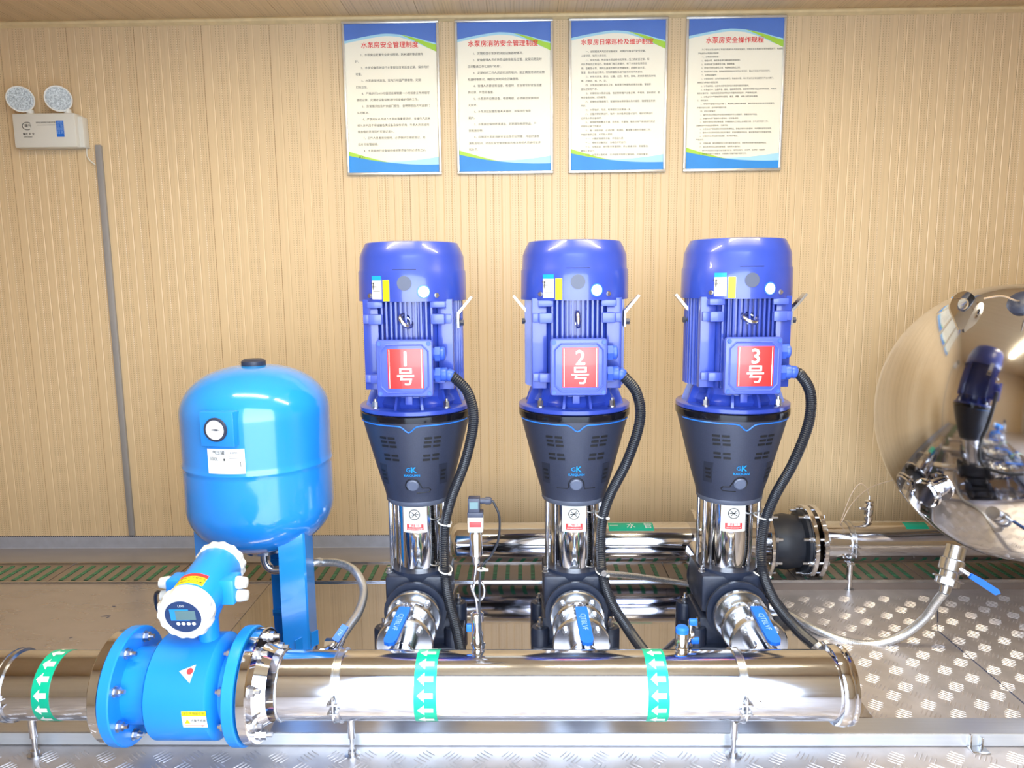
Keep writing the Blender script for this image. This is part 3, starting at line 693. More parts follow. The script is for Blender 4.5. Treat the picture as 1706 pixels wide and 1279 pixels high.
c0 = h0+ax*(HL*.5)+V((-.10, 0, -.02)); pts = spline([c0, c0+V((-.035, .02, -.005)), c0+V((-.052, .05, -.06)), c0+V((-.03, .06, -.13)), c0+V((.03, .08, -.20)), c0+V((.06, .12, -.30))], 8)
tag(MB().tube(pts, .0045, 8).build('signal_cable', M_HOSE), 'dark cable looping behind the flow meter display head', 'cable')

# ---------------------------------------------------------------- blue pressure tank
tx, ty = -.872, -.93
T = thing('pressure_tank', 'bright blue upright pressure tank with gauge box and three legs', 'tank', (tx, ty, 0))
TR = .232
def dome(z0, h, n=22): return [(TR*math.cos(PI/2*i/n)**.86 if i < n else 0, z0+h*math.sin(PI/2*i/n)) for i in range(n+1)]
prof = list(reversed(dome(.775, .151)))+[(TR, .765), (TR, .64), (TR, .623), (TR+.002, .6195), (TR+.002, .6155), (TR, .612), (TR, .60), (TR, .49)]+dome(.478, -.162)
MB().lathe(prof, (tx, ty, 0), n=96).build('tank_shell', M_TANK, T)
MB().lathe([(0, .944), (.030, .944), (.038, .938), (.038, .922), (.036, .918)], (tx, ty, 0), n=32).build('top_cap', M_BLK, T)
gb = at(369, 715, Y=ty-.245); bx0, bx1 = at(334, 715, Y=ty-.25).x, at(392, 715, Y=ty-.25).x; bz0, bz1 = at(365, 744, Y=ty-.25).z, at(365, 686, Y=ty-.25).z
Rg = Matrix.Rotation(-.14, 3, 'Z'); gc = V(((bx0+bx1)/2, ty-.226, (bz0+bz1)/2))
g = MB(); g.box(gc, (bx1-bx0+.004, .052, bz1-bz0), .003, Rg); gbx = g.build('gauge_box', M_TANK, T)
gn = Rg @ V((0, -1, 0)); gf = gc+gn*.0265+Rg @ V((0, 0, 0))
mb = MB(); mb.lathe([(.034, 0), (.036, .004), (.034, .009), (.029, .010), (.029, .006), (0, .006)], gf, gn, 36); mb.build('gauge_rim', M_BLK, T)
gsf = plane_surf(gf+gn*.0068, Rg @ V((1, 0, 0)), (0, 0, 1), gn); MB().wrap([circle(.029, 28)], gsf, .0002).build('gauge_dial', M_LBL, gbx)
mb = MB(); mb.wrap([[(-.012, -.001), (.004, -.003), (.016, 0), (.004, .003), (-.012, .001)]], gsf, .001); mb.build('gauge_needle', M_BLK, gbx)
tsf = cylsurf(tx, ty, lambda z: TR)
def tu(px, py): # sticker coordinates on the shell seen from the front
    p = at(px, py, Y=ty-.222); return TR*math.asin(max(-1, min(1, (p.x-tx)/TR))), p.z
u0, z1 = tu(345, 747); u1, z0 = tu(411, 788)
lb = MB().patch(tsf, u0, u1, z0, z1, 10, 3, .0008).build('rating_plate', M_LBL, T)
mb = MB(); um = (u0+u1)/2; text_on(mb, '气压罐', .013, tsf, um-.02, z1-.012, .0016); text_on(mb, '100L', .014, tsf, u0+.022, z0+.045, .0016); text_on(mb, '1.0MPa', .009, tsf, u1-.03, z1-.012, .0016)
mb.wrap([rect(u1-.035, u1-.012, z0+.036, z0+.038), rect(u1-.014, u1-.012, z0+.022, z0+.038), rect(um-.005, um, z0+.04, z0+.047), rect(u1-.045, u1-.012, z1-.022, z1-.021), rect(u1-.045, u1-.02, z1-.028, z1-.027)], tsf, .0016); mb.build('plate_print', M_INK, lb)
def tank_leg(a, zt):
    n_ = V((math.cos(a), math.sin(a), 0)); s = V((-n_.y, n_.x, 0)); c = V((tx, ty, 0))+n_*.200
    mb = MB(); w_, d, t = .132, .045, .004
    # folded angle: centre crease outward, two wings
    prof = [(-w_/2, -.03), (-.004, .012), (.004, .012), (w_/2, -.03), (w_/2-.003, -.034), (0, .006), (-w_/2+.003, -.034)]
    mb.prism(prof, c+V((0, 0, .012)), s, n_, (0, 0, 1), .405-.012); l = mb.build('leg', M_TANK, T, smooth=False)
    mb = MB(); mb.prism([(-w_/2*1.0, -.035), (-.004, .02), (.004, .02), (w_/2, -.035)], c, s, n_, (0, 0, 1), .012)
    mb.prism([(-.045, .0), (.045, .0), (.045, .003), (-.045, .003)], c+V((0, 0, .012)), s, n_, (0, 0, 1), .05); mb.build('foot_plate', M_TANK, l, smooth=False)
    MB().prism([(-w_/2+.004, -.033), (0, .004), (w_/2-.004, -.033)], c+V((0, 0, .20)), s, n_, (0, 0, 1), .004).build('stiffener', M_TANK, l, smooth=False)
for a in (-36, 84, 204): tank_leg(math.radians(a), .4)
mb = MB(); mb.lathe([(.05, .300), (.062, .304), (.062, .316), (.05, .326)], (tx, ty, 0), n=32)
mb.hexnut((tx+.045, ty-.0, .304), (0, 0, -1), .008, .01); mb.build('bottom_flange', M_SAT, T)
el = spline([(tx+.0, ty, .305), (tx+.0, ty-.0, .262), (tx+.02, ty, .236), (tx+.06, ty+.0, .236), (tx+.115, ty+.0, .246)], 8)
mb = MB(); mb.tube(el, .015, 16); mb.build('outlet_elbow', M_SAT, T)

# hoses
hz = [el[-1], V((tx+.17, ty+.03, .250)), at(530, 937, Y=-.88), at(565, 938, Y=-.90), at(592, 952, Y=-.95), at(606, 983, Y=-1.02), at(598, 1018, Y=-1.12), at(580, 1045, Y=-1.22), at(566, 1066, Y=-1.30)]
T = thing('braided_hose', 'steel braided hose curving from the blue tank down to the front pipe', 'hose', tuple(hz[0]))
MB().tube(spline(hz, 10), .0135, 14).build('hose', M_BRAID, T)
mb = MB(); mb.cyl(hz[0]-V((.01, 0, 0)), hz[0]+V((.035, .005, .002)), .0145, 6); mb.build('end_fitting', M_BOLT, T)
va = at(560, 1072, Y=-1.33); T = thing('small_valve', 'small steel valve with blue lever where the tank hose meets the front pipe', 'valve', tuple(va))
mb = MB(); mb.cyl(hz[-1], va+V((0, -.02, -.01)), .016, 20); mb.lathe([(.020, 0), (.020, .03)], va+V((-.03, 0, -.005)), (1, 0, 0), 6); mb.cyl(va+V((-.01, 0, -.01)), V((va.x-.0, MY+.03, MZ+.07)), .012, 16); mb.build('valve_body', M_STEEL, T)
a, b = at(576, 1043, Y=-1.32), at(556, 1072, Y=-1.36); d = (b-a).normalized(); s = V((1, 0, 0))-d*d.x; s.normalize(); nn = s.cross(d); nn = nn if nn.y < 0 else -nn
mb = MB(); mb.prism([(-.010, 0), (.010, 0), (.012, .05), (-.010, .05)], a, s, d, nn, .007); lv = mb.build('lever', M_HAND, T)
mb = MB(); text_on(mb, 'JYV', .012, plane_surf(a+nn*.0075+d*.025, d, nn.cross(d), nn), 0, 0, .0003); mb.build('lever_marking', MATS['pale_print'], lv)
mb = MB(); mb.cyl(b, b+d*.018, .006, 10); mb.build('nut', M_BOLT, T)

# conduits
def conduit(pts, r, label, num):
    T = thing('corrugated_conduit', label, 'conduit', tuple(pts[0]), 'black corrugated conduits from the motors')
    P_ = resample(spline(pts, 12), .0032)
    MB().tube(P_, lambda i: r*(1 if i % 2 else .87), 14).build('conduit', M_HOSE, T, smooth=False)
    mb = MB(); d = (P_[4]-P_[0]).normalized(); mb.lathe([(r*.95, -.004), (r*1.12, 0), (r*1.12, .012), (r*.95, .016)], P_[0], d, 20); mb.build('collar', M_GLAND, T)
g1, g2, g3 = GL[1][1], GL[2][1], GL[3][1]
con = {
 1: [g1, at(758, 630, Y=-1.11), at(780, 655, Y=-1.10), at(789, 700, Y=-1.09), at(776, 765, Y=-1.07), at(752, 830, Y=-1.03), at(741, 880, Y=-1.01), at(741, 950, Y=-1.02), at(748, 1000, Y=-1.09), at(760, 1045, Y=-1.16), at(770, 1092, Y=-1.24)],
 2: [g2, at(1040, 628, Y=-1.11), at(1061, 655, Y=-1.10), at(1066, 700, Y=-1.09), at(1046, 765, Y=-1.07), at(1014, 830, Y=-1.03), at(1002, 880, Y=-1.01), at(1003, 950, Y=-1.02), at(1018, 1002, Y=-1.10), at(1048, 1050, Y=-1.20), at(1078, 1092, Y=-1.33)],
 3: [g3, at(1333, 624, Y=-1.11), at(1350, 655, Y=-1.10), at(1347, 705, Y=-1.09), at(1322, 770, Y=-1.07), at(1290, 828, Y=-1.03), at(1272, 880, Y=-1.01), at(1270, 945, Y=-1.02), at(1290, 1000, Y=-1.12), at(1328, 1048, Y=-1.25), at(1366, 1082, Y=-1.38)]}
for k in (1, 2, 3): conduit(con[k], .0165, 'black corrugated conduit hanging from motor number %s' % WORD[k], k)
# end fitting of conduit 3
mb = MB(); p = con[3][-1]; d = V((.4, -.7, -.45)).normalized(); mb.lathe([(.022, -.012), (.022, .012), (.017, .016), (.017, .05)], p, d, 12); T = thing('conduit_fitting', 'steel fitting ending the conduit at the capped end of the front pipe', 'fitting', tuple(p)); mb.build('fitting_body', M_SAT, T)
MB().hexnut(p+d*.004, d, .024, .012).build('lock_nut', M_BOLT, T)
for k, (pa, pb) in {1: ((741, 872), (742, 952)), 2: ((1003, 860), (1003, 955)), 3: ((1272, 862), (1270, 957))}.items():
    for j, (qx, qy) in enumerate((pa, pb)):
        p = at(qx, qy, Y=-1.01 if j == 0 else -1.022); o = thing('cable_tie', '%s white cable tie on the conduit of pump number %s' % (('upper', 'lower')[j], WORD[k]), 'cable tie', tuple(p), 'white cable ties on the conduits')
        cc = V(((p.x+XP[k]+.087)/2, (p.y+PY-.04)/2, p.z)); vs = []
        for i in range(28):
            t = 2*PI*i/28; hxw = abs(p.x-XP[k]-.087)/2+.019; vs.append(cc+V((hxw*math.cos(t), (abs(p.y-PY+.04)/2+.017)*math.sin(t), -.004*math.cos(t))))
        mb = MB(); mb.tube(vs+[vs[0]], .0026, 6, cap=False); mb.build('strap', M_TIE, o)
        MB().box(p+V((.016, -.020, -.0)), (.011, .006, .007), .001).build('tie_head', M_TIE, o)

# ---------------------------------------------------------------- rear manifold
RY, RZ, RR = -.40, .131, .079
def xr(px): return at(px, 903, Y=RY).x
rs = pipesurf(RY, RZ, RR)
T = thing('suction_manifold', 'polished steel pipe along the back wall behind the pumps', 'pipe', (0, RY, RZ))
xa = xr(752); mb = MB(); mb.lathe([(0, -.002), (.045, 0), (.068, .010), (RR, .030), (RR, xr(1155)-xa)], (xa, RY, RZ), (1, 0, 0), 80); mb.build('pipe', M_PIPE, T)
MB().lathe([(RR, 0), (.128, .002), (.128, .02), (RR, .022)], (xr(1150), RY, RZ), (1, 0, 0), 56).build('flange', M_STEEL, T)
MB().lathe([(RR, 0), (RR, xr(1270)-xr(1160))], (xr(1160), RY, RZ), (1, 0, 0), 56).build('pipe', M_PIPE, T)
for k in (1, 2, 3):
    mb = MB(); mb.lathe([(.04, 0), (.04, .28)], (XP[k], PY+.14, ZP), (0, 1, -.06), 32); mb.lathe([(.08, .01), (.08, .028)], (XP[k], PY+.14, ZP), (0, 1, -.06), 32); mb.build('suction_branch', M_STEEL, T)
MB().lathe([(RR, 0), (RR, 3.0-xr(1352)-.05)], (xr(1352), RY, RZ), (1, 0, 0), 80).build('pipe', M_PIPE, T)
j0, j1, j2, j3 = xr(1274), xr(1335), xr(1342), xr(1356)
J = thing('expansion_joint', 'black rubber expansion joint with bolted steel flanges in the rear pipe', 'pipe joint', ((j0+j1)/2, RY, RZ))
L = j1-j0; MB().lathe([(.128, .0), (.128, .012), (.100, .02), (.108, .05), (.112, L*.5), (.108, L-.05), (.104, L-.02), (.128, L-.012), (.128, L)], (j0, RY, RZ), (1, 0, 0), 64).build('rubber_bellows', M_RUB, J)
for a, b in ((j0-.018, j0-.001), (j1+.001, j1+.021), (j1+.036, j1+.056)): MB().lathe([(.08, 0), (.143, .0), (.146, .003), (.146, b-a-.003), (.143, b-a), (.08, b-a)], (a, RY, RZ), (1, 0, 0), 64).build('flange', M_STEEL, J)
for k in range(8):
    t = PI/8+k*PI/4; cy, cz = RY+.124*math.cos(t), RZ+.124*math.sin(t)
    mb = MB(); mb.cyl((j1-.035, cy, cz), (j1+.064, cy, cz), .0055, 8); mb.hexnut((j1, cy, cz), (-1, 0, 0), .0115, .013); mb.hexnut((j1+.056, cy, cz), (1, 0, 0), .0115, .010); mb.build('flange_bolt', M_BOLT, J)
    mb = MB(); mb.cyl((j0-.02, cy, cz), (j0+.032, cy, cz), .0055, 8); mb.hexnut((j0, cy, cz), (1, 0, 0), .0115, .013); mb.build('flange_bolt', M_BOLT, J)
pipe_support(xr(1410), RY, RZ, RR, ZF if False else -.036, 'clamp and thick post under the rear pipe right of the rubber joint', -.018)
def rear_tape(px0, px1, body, label, v0, v1, hm):
    o = thing('pipe_label', label, 'pipe label', (xr((px0+px1)/2), RY, RZ), 'green name labels on the rear pipe')
    a, b = xr(px0), xr(px1); MB().patch(rs, a, b, v0, v1, 4, 6, .0008).build('label_band', M_GRN, o)
    if body:
        mb = MB(); text_on(mb, body, hm, rs, (a+b)/2, (v0+v1)/2, .0016, spacing=1.6); mb.build('label_text', M_LBL, o)
rear_tape(1012, 1086, '一 水 管', 'green name label on the rear pipe between pumps two and three', .072, .124, .036)
rear_tape(1499, 1536, '', 'short green label on the rear pipe by the polished tank', .076, .118, .03)
# air valve and wires on rear pipe
p = at(1447, 850, Y=RY); T = thing('air_valve', 'small chrome air valve standing on the rear pipe', 'valve', (p.x, RY, RZ+RR))
mb = MB(); z0 = RZ+RR-.006; mb.lathe([(.012, 0), (.012, .012), (.016, .012), (.016, .03), (.013, .032), (.017, .04), (.018, .075), (.013, .082), (.016, .085), (.016, .094), (.006, .1), (.004, .115), (0, .116)], (p.x, RY, z0), n=24); mb.build('valve_body', M_STEEL, T)
mb = MB(); mb.cyl((p.x-.01, RY-.004, z0+.062), (p.x-.032, RY-.008, z0+.066), .006, 10); mb.box((p.x-.036, RY-.008, z0+.066), (.012, .014, .010), .002); mb.build('tap_handle', M_SAT, T)
wp = spline([(p.x, RY, z0+.11), at(1443, 812, Y=RY), at(1432, 806, Y=RY+.02), at(1418, 824, Y=RY+.02), at(1403, 862, Y=RY+.01), at(1400, 872, Y=RY-.02)], 8)
tag(MB().tube(wp, .0022, 6).build('thin_wire', M_WIRE), 'thin beige wire from the chrome air valve to the rear pipe clamp', 'wire')
wp = spline([at(1402, 870, Y=RY-.02), at(1420, 838, Y=-.42), at(1450, 812, Y=-.48), at(1500, 796, Y=-.62), at(1530, 790, Y=-.72)], 8)
tag(MB().tube(wp, .0022, 6).build('thin_wire', M_WIRE), 'thin beige wire sweeping from the rear pipe clamp to the polished tank', 'wire')

# ---------------------------------------------------------------- polished horizontal tank
SC, SR, RC, RK = V((1.575, -.86, .705)), .452, .85, .09
TA = V((-math.cos(math.radians(29)), -math.sin(math.radians(29)), 0))      # the domed end looks this way
HH = RC-math.sqrt((RC-RK)**2-(SR-RK)**2); AL = math.asin((SR-RK)/(RC-RK))
def head_r(h):
    if h <= 0: return SR
    if h >= HH: return 0
    if h > RK*math.cos(AL): return math.sqrt(max(0, RC**2-(h-HH+RC)**2))
    return SR-RK+math.sqrt(RK**2-h**2)
T = thing('polished_tank', 'large mirror-polished steel tank with domed end on the right', 'tank', (SC.x, SC.y, 0))
prof = [(RC*math.sin(AL*i/40), -(HH-RC+RC*math.cos(AL*i/40))) for i in range(40)]
prof += [(SR-RK+RK*math.sin(AL+(PI/2-AL)*i/24), -RK*math.cos(AL+(PI/2-AL)*i/24)) for i in range(25)]
TLN = .42; prof += [(SR, .06), (SR+.0015, .062), (SR+.0015, .068), (SR, .07), (SR, TLN)]+[(h_[0], TLN-h_[1]) for h_ in reversed(prof[:64])]
MB().lathe(prof, SC, -TA, 160).build('tank_shell', M_STEEL, T)
def on_tank(px, py):
    """first hit of the sight line with the domed end or shell"""
    d = (at(px, py, Y=-.5)-CAM).normalized()
    for i in range(1400):
        p = CAM+d*(1.5+i*.0012); q = p-SC; h = q.dot(TA)
        if (q-TA*h).length < head_r(h) and h > -TLN: return p
    return at(px, py, Y=SC.y-.1)
def tank_normal(p):
    q = p-SC; h = q.dot(TA)
    if h > RK*math.cos(AL): return (q-TA*(HH-RC)).normalized()
    rad = (q-TA*h); return (rad if h <= 0 else rad.normalized()*(rad.length-SR+RK)+TA*h).normalized()
lp = at(1602, 508, Y=SC.y+.02); ln = (lp-SC).normalized()
u = V((1, 0, 0)); lf = V((.10, -1, 0)).normalized(); uu = V((1, .10, 0)).normalized()
out = [(.045*math.cos(t)-.0, .045*math.sin(t)+.0) for t in [PI*1.15-i*PI*1.2/14 for i in range(15)]]+[(.046, -.04), (.030, -.075), (-.008, -.08), (-.032, -.035)]
mb = MB(); R2 = Matrix.Rotation(.0, 3, 'Y'); n0 = len(out)
hole = [(.0+.019*math.cos(t), .004+.019*math.sin(t)) for t in [2*PI*i/18 for i in range(18)]]
bm = bmesh.new()
def loopv(poly, off): return [bm.verts.new(lp+uu*a+V((0, 0, 1))*b+lf*off) for a, b in poly]
for off in (0, .008):
    A = loopv(out, off); B = loopv(hole, off)
    ea = [bm.edges.new((A[i], A[(i+1) % len(A)])) for i in range(len(A))]; eb = [bm.edges.new((B[i], B[(i+1) % len(B)])) for i in range(len(B))]
    bmesh.ops.triangle_fill(bm, use_beauty=True, use_dissolve=False, edges=ea+eb)
    if off == 0: A0, B0 = A, B
for P0, P1 in ((A0, A), (B0, B)):
    for i in range(len(P0)): bm.faces.new((P0[i], P0[(i+1) % len(P0)], P1[(i+1) % len(P0)], P1[i]))
bm.verts.index_update(); mb.add([v.co.copy() for v in bm.verts], [tuple(v.index for v in f.verts) for f in bm.faces]); bm.free()
mb.build('lifting_lug', M_STEEL, T)
np_ = on_tank(1556, 815); nd = tank_normal(np_); base = np_-nd*.02
mb = MB(); mb.lathe([(.034, 0), (.034, .045), (.052, .046), (.052, .058), (.040, .058), (.040, .064)], base, nd, 40); mb.build('nozzle', M_STEEL, T)
for k in range(6):
    t = 2*PI*k/6; uu2, vv2, aa = frame(nd); MB().hexnut(base+nd*.058+(uu2*math.cos(t)+vv2*math.sin(t))*.045, nd, .006, .008, .004).build('nozzle_bolt', M_BOLT, T)
tp = on_tank(1702, 506); td = tank_normal(tp); mb = MB(); mb.lathe([(.038, -.02), (.038, .01), (.028, .018), (.012, .022)], tp, td, 24); mb.build('top_fitting', M_BLK, T)
for h_, y_ in ((.46, .20), (.62, .04)):
    q = SC-TA*h_+V((-TA.y, TA.x, 0))*y_; MB().cyl((q.x, q.y, ZF), (q.x, q.y, SC.z-.34), .024, 20).build('leg', M_STEEL, T)
wp = spline([at(1640, 497, Y=SC.y-.16), at(1668, 493, Y=SC.y-.14), at(1690, 500, Y=SC.y-.14), tp+td*.02], 8)
tag(MB().tube(wp, .003, 6).build('thin_wire', M_WIRE), 'thin pale wire arching over the top of the polished tank', 'wire')
# drain valve + hose 2
d0 = at(1590, 925, Y=SC.y-.13); d1 = at(1574, 985, Y=SC.y-.16); dd = (d1-d0).normalized()
T = thing('drain_valve', 'steel drain valve with blue lever under the polished tank', 'valve', tuple(d0))
mb = MB(); mb.lathe([(.030, -.03), (.030, .012), (.036, .016), (.036, .05), (.028, .055), (.028, .072), (.032, .074), (.032, .098), (.018, .102), (.016, .125)], d0, dd, 24); mb.build('valve_body', M_SAT, T)
mb = MB(); mb.hexnut(d0+dd*.075, dd, .036, .022); mb.build('union_nut', M_BOLT, T)
a, b = at(1600, 948, Y=SC.y-.17), at(1650, 980, Y=SC.y-.22); d = (b-a).normalized(); m_ = a+d*.028
MB().cyl(a-d*.02, m_, .007, 10).build('lever_stem', M_SAT, T)
s = V((0, -1, 0)); nn = d.cross(s); s2 = V((0, 0, 1))-d*d.z; s2.normalize(); mb = MB(); mb.prism([(-.009, 0), (.009, 0), (.012, .03), (.012, .078), (.004, .088), (-.010, .08)], m_, s2, d, (0, -1, 0), .010); mb.build('lever_grip', M_HAND, T)
hp = [at(1006, 955, Y=-1.045), at(1060, 960, Y=-.90), at(1140, 972, Y=-.74), at(1220, 990, Y=-.72), at(1305, 1020, Y=-.76), at(1350, 1044, Y=-.84), at(1400, 1065, Y=-.90), at(1450, 1073, Y=-.92), at(1500, 1060, Y=-.94), at(1540, 1030, Y=-.97), at(1562, 1000, Y=-1.0), d0+dd*.12]
T = thing('braided_hose', 'long steel braided hose sagging from the polished tank to behind pump number three', 'hose', tuple(hp[-1]))
MB().tube(spline(hp, 10), lambda i: .0095 if i < 30 else .0140, 14).build('hose', M_BRAID, T)

# ---------------------------------------------------------------- pressure transmitter
qx = -.129; TYy = -1.45
def zt(py): return at(795, py, Y=TYy).z
T = thing('pressure_transmitter', 'slim steel pressure transmitter with black plug standing on the front pipe', 'sensor', (qx, TYy, MZ+.08))
def tc_(x_, y_): return V((x_, y_, 0))
mb = MB(); mb.lathe([(.012, zt(1085)), (.015, zt(1075)), (.015, zt(1055)), (.011, zt(1050)), (.011, zt(1035)), (.017, zt(1033)), (.017, zt(1022)), (.008, zt(1018))], (qx, TYy, 0), n=20); mb.ring((qx, TYy+.015, MZ+MR*.90), (0, 0, 1), .016, .004); mb.build('needle_valve', M_STEEL, T)
mb = MB(); mb.box((qx-.022, TYy-.0, zt(1045)), (.014, .012, .02), .002); mb.build('valve_handle', M_HAND, T)
cl = [V((qx, TYy, zt(1022))), V((qx-.002, TYy, zt(1000))), V((qx-.014, TYy, zt(975)))]
for i in range(13): t = PI+i*2*PI/12*1.0; cl.append(V((qx+.005+.015*math.cos(t), TYy-.008+.0015*i, zt(984)+.028*-math.sin(t)*1.0)))
cl += [V((qx-.004, TYy, zt(958))), V((qx, TYy, zt(940)))]
mb = MB(); mb.tube(spline(cl, 5), .0032, 10); mb.build('siphon_tube', M_STEEL, T)
mb = MB(); mb.lathe([(.007, zt(942)), (.010, zt(935)), (.010, zt(925)), (.0165, zt(924)), (.0165, zt(888)), (.012, zt(884))], (qx, TYy, 0), n=28); mb.build('sensor_body', M_STEEL, T)
mb = MB(); mb.box((qx, TYy, zt(871)), (.040, .034, zt(859)-zt(884)), .003); sb = mb.build('display_housing', M_WHT, T)
MB().box((qx, TYy-.0175, zt(870)), (.030, .002, .014), .0005).build('red_display', M_REDT, sb)
mb = MB(); mb.box((qx, TYy, zt(855)), (.040, .034, .014), .002); mb.box((qx-.003, TYy, zt(840)), (.030, .030, zt(829)-zt(853)), .002)
mb.lathe([(.008, 0), (.008, .018), (.010, .018), (.010, .03), (.007, .034)], (qx+.008, TYy, zt(834)), (1, 0, 0), 12); mb.build('plug', M_BLK, T)
MB().box((qx-.003, TYy-.0155, zt(839)), (.022, .001, .018)).build('plug_face', M_LCD, T)
cb = spline([V((qx+.042, TYy, zt(834))), at(823, 838, Y=TYy), at(832, 862, Y=TYy), at(830, 900, Y=TYy), at(818, 925, Y=TYy), at(805, 940, Y=TYy), at(800, 955, Y=TYy-.02), at(799, 1010, Y=TYy-.02), at(800, 1050, Y=TYy-.02), at(806, 1080, Y=TYy-.02)], 8)
tag(MB().tube(cb, .0030, 8).build('sensor_cable', M_HOSE), 'thin black cable looping down beside the pressure transmitter', 'cable')
p = at(802, 948, Y=TYy-.02); tag(MB().ring(p, (0, 0, 1), .009, .0022, 16, 6).box(p+V((.012, -.004, 0)), (.012, .005, .005)).build('cable_tie', M_TIE), 'white cable tie around the pressure transmitter cable', 'cable tie')
# drain cocks at 1135
p = at(1135, 1110, Y=-1.46); T = thing('bleed_valve', 'small chrome bleed valve with blue caps on the front pipe before pump number three', 'valve', (p.x, -1.46, MZ+.075))
zz = lambda py: at(1135, py, Y=-1.46).z
mb = MB(); mb.lathe([(.010, zz(1112)), (.011, zz(1100)), (.016, zz(1099)), (.016, zz(1085)), (.014, zz(1083)), (.0165, zz(1076)), (.0165, zz(1054)), (.014, zz(1052))], (p.x, -1.46, 0), n=20); mb.ring((p.x, -1.46, MZ+MR*.94), (0, 0, 1), .014, .004); mb.build('valve_body', M_BRASS, T)
MB().lathe([(.017, zz(1053)), (.017, zz(1046)), (.013, zz(1043)), (0, zz(1042))], (p.x, -1.46, 0), n=20).build('valve_cap', M_HAND, T)
mb = MB(); p2 = V((p.x+.030, -1.42, 0)); mb.lathe([(.007, zz(1088)), (.007, zz(1045))], tuple(p2), n=12); mb.hexnut(p2+V((0, 0, zz(1072))), (0, 0, 1), .011, .012); mb.cyl(p2+V((0, 0, zz(1080))), V((p.x+.005, -1.455, zz(1080))), .005, 8); mb.build('side_stem', M_BRASS, T)
for py, dx in ((1046, .006), (1077, .012)): MB().box(p2+V((dx, -.006, zz(py))), (.022, .010, .018), .003).build('blue_tab', M_HAND, T)
# clip on the kerb
p = at(1624, 1240, Y=-1.48); T = thing('kerb_bracket', 'small bent steel bracket on the kerb at the lower right', 'bracket', (p.x, -1.478, ZF))
MB().box((p.x-.012, -1.479, -.016), (.006, .008, .036), .001).build('upright', M_SAT, T); MB().box((p.x+.018, -1.479, -.020), (.006, .008, .028), .001).build('upright', M_SAT, T); MB().box((p.x+.004, -1.492, ZF+.002), (.045, .030, .004), .001).build('base_tab', M_SAT, T)

# ================================================================== WALL THINGS
def poster(pxs, title, body, label, tsz, bsz, line):
    (xa_, zt_), (xb_, zb_) = pxs; W_, H_ = xb_-xa_, zt_-zb_
    T = thing('framed_notice', label, 'notice', ((xa_+xb_)/2, -.004, (zt_+zb_)/2), 'framed rule notices on the back wall')
    f = .0105; cx_, cz_ = (xa_+xb_)/2, (zt_+zb_)/2
    mb = MB()
    for a_, b_, c_, d_ in ((xa_, xb_, zt_-f, zt_), (xa_, xb_, zb_, zb_+f), (xa_, xa_+f, zb_+f, zt_-f), (xb_-f, xb_, zb_+f, zt_-f)):
        mb.box(((a_+b_)/2, -.010, (c_+d_)/2), (b_-a_, .018, d_-c_), .002)
    mb.build('frame', mat('frame_silver', (226, 226, 224), .28, .7), T)
    MB().box((cx_, -.006, cz_), (W_-2*f+.002, .008, H_-2*f+.002)).build('sheet', M_PAPER, T)
    ps = plane_surf((xa_+f, -.0101, zb_+f), (1, 0, 0), (0, 0, 1), (0, -1, 0)); w_, h_ = W_-2*f, H_-2*f
    sheet = T.children[-1] if T.children else None
    N = 20; X = [w_*i/N for i in range(N+1)]
    top = lambda t: h_-.036*(h_/.6)*0-h_*(.115-.072*(1-((t-.42)/.58)**2) if t > .42 else .115-.072*(1-((.42-t)/.46)**2))
    def bandq(f0, f1, off, m, nm):
        mb = MB()
        for i in range(N):
            a0, a1 = X[i], X[i+1]; q = [(a0, f0(a0/w_)), (a1, f0(a1/w_)), (a1, f1(a1/w_)), (a0, f1(a0/w_))]
            if q[2][1]-q[1][1] < 1e-5 and q[3][1]-q[0][1] < 1e-5: continue
            mb.wrap([q], ps, off)
        mb.build(nm, m, T)
    tb = lambda t: h_*(.885+.060*math.sin(min(1, t/.9)*PI*.62+.1)-.055*max(0, t-.42)**1.3*2.6)
    bandq(tb, lambda t: h_, .0004, M_PBLUE, 'top_wave')
    bandq(lambda t: tb(t)-.010-.022*max(0, t-.6)/.4, lambda t: tb(t), .0003, M_PBLU3, 'top_highlight')
    bandq(lambda t: tb(t)-.034*max(0, (t-.60)/.4), lambda t: tb(t)-.006*max(0, (t-.6)/.4), .0007, M_GRN2, 'green_wave')
    bt = lambda t: h_*(.115-.095*math.sin(min(1, t/1.3)*PI*.80)**1.0+.03*max(0, t-.6)) if True else 0
    bb_ = lambda t: h_*(.118-.082*t*(2.2-1.22*t)*.82)
    bandq(lambda t: 0, bb_, .0004, M_PBLU2, 'bottom_wave')
    bandq(bb_, lambda t: bb_(t)+h_*.085*max(0, t-.35)**1.1, .0003, M_PBLU3, 'bottom_highlight')
    bandq(bb_, lambda t: bb_(t)+h_*.03*max(0, 1-t*2.2), .0007, M_GRN2, 'green_tip')
    mb = MB(); text_on(mb, title, tsz, ps, w_/2-.004, h_*.872-.008, .0009, bold=.0004, spacing=1.03); mb.build('title', M_RED, T)
    mb = MB(); text_on(mb, body, bsz, ps, w_*.105, h_*.806, .0009, align='LEFT', line=line, res=1); tag(mb.build('body_text', M_INK, T), kind='stuff')
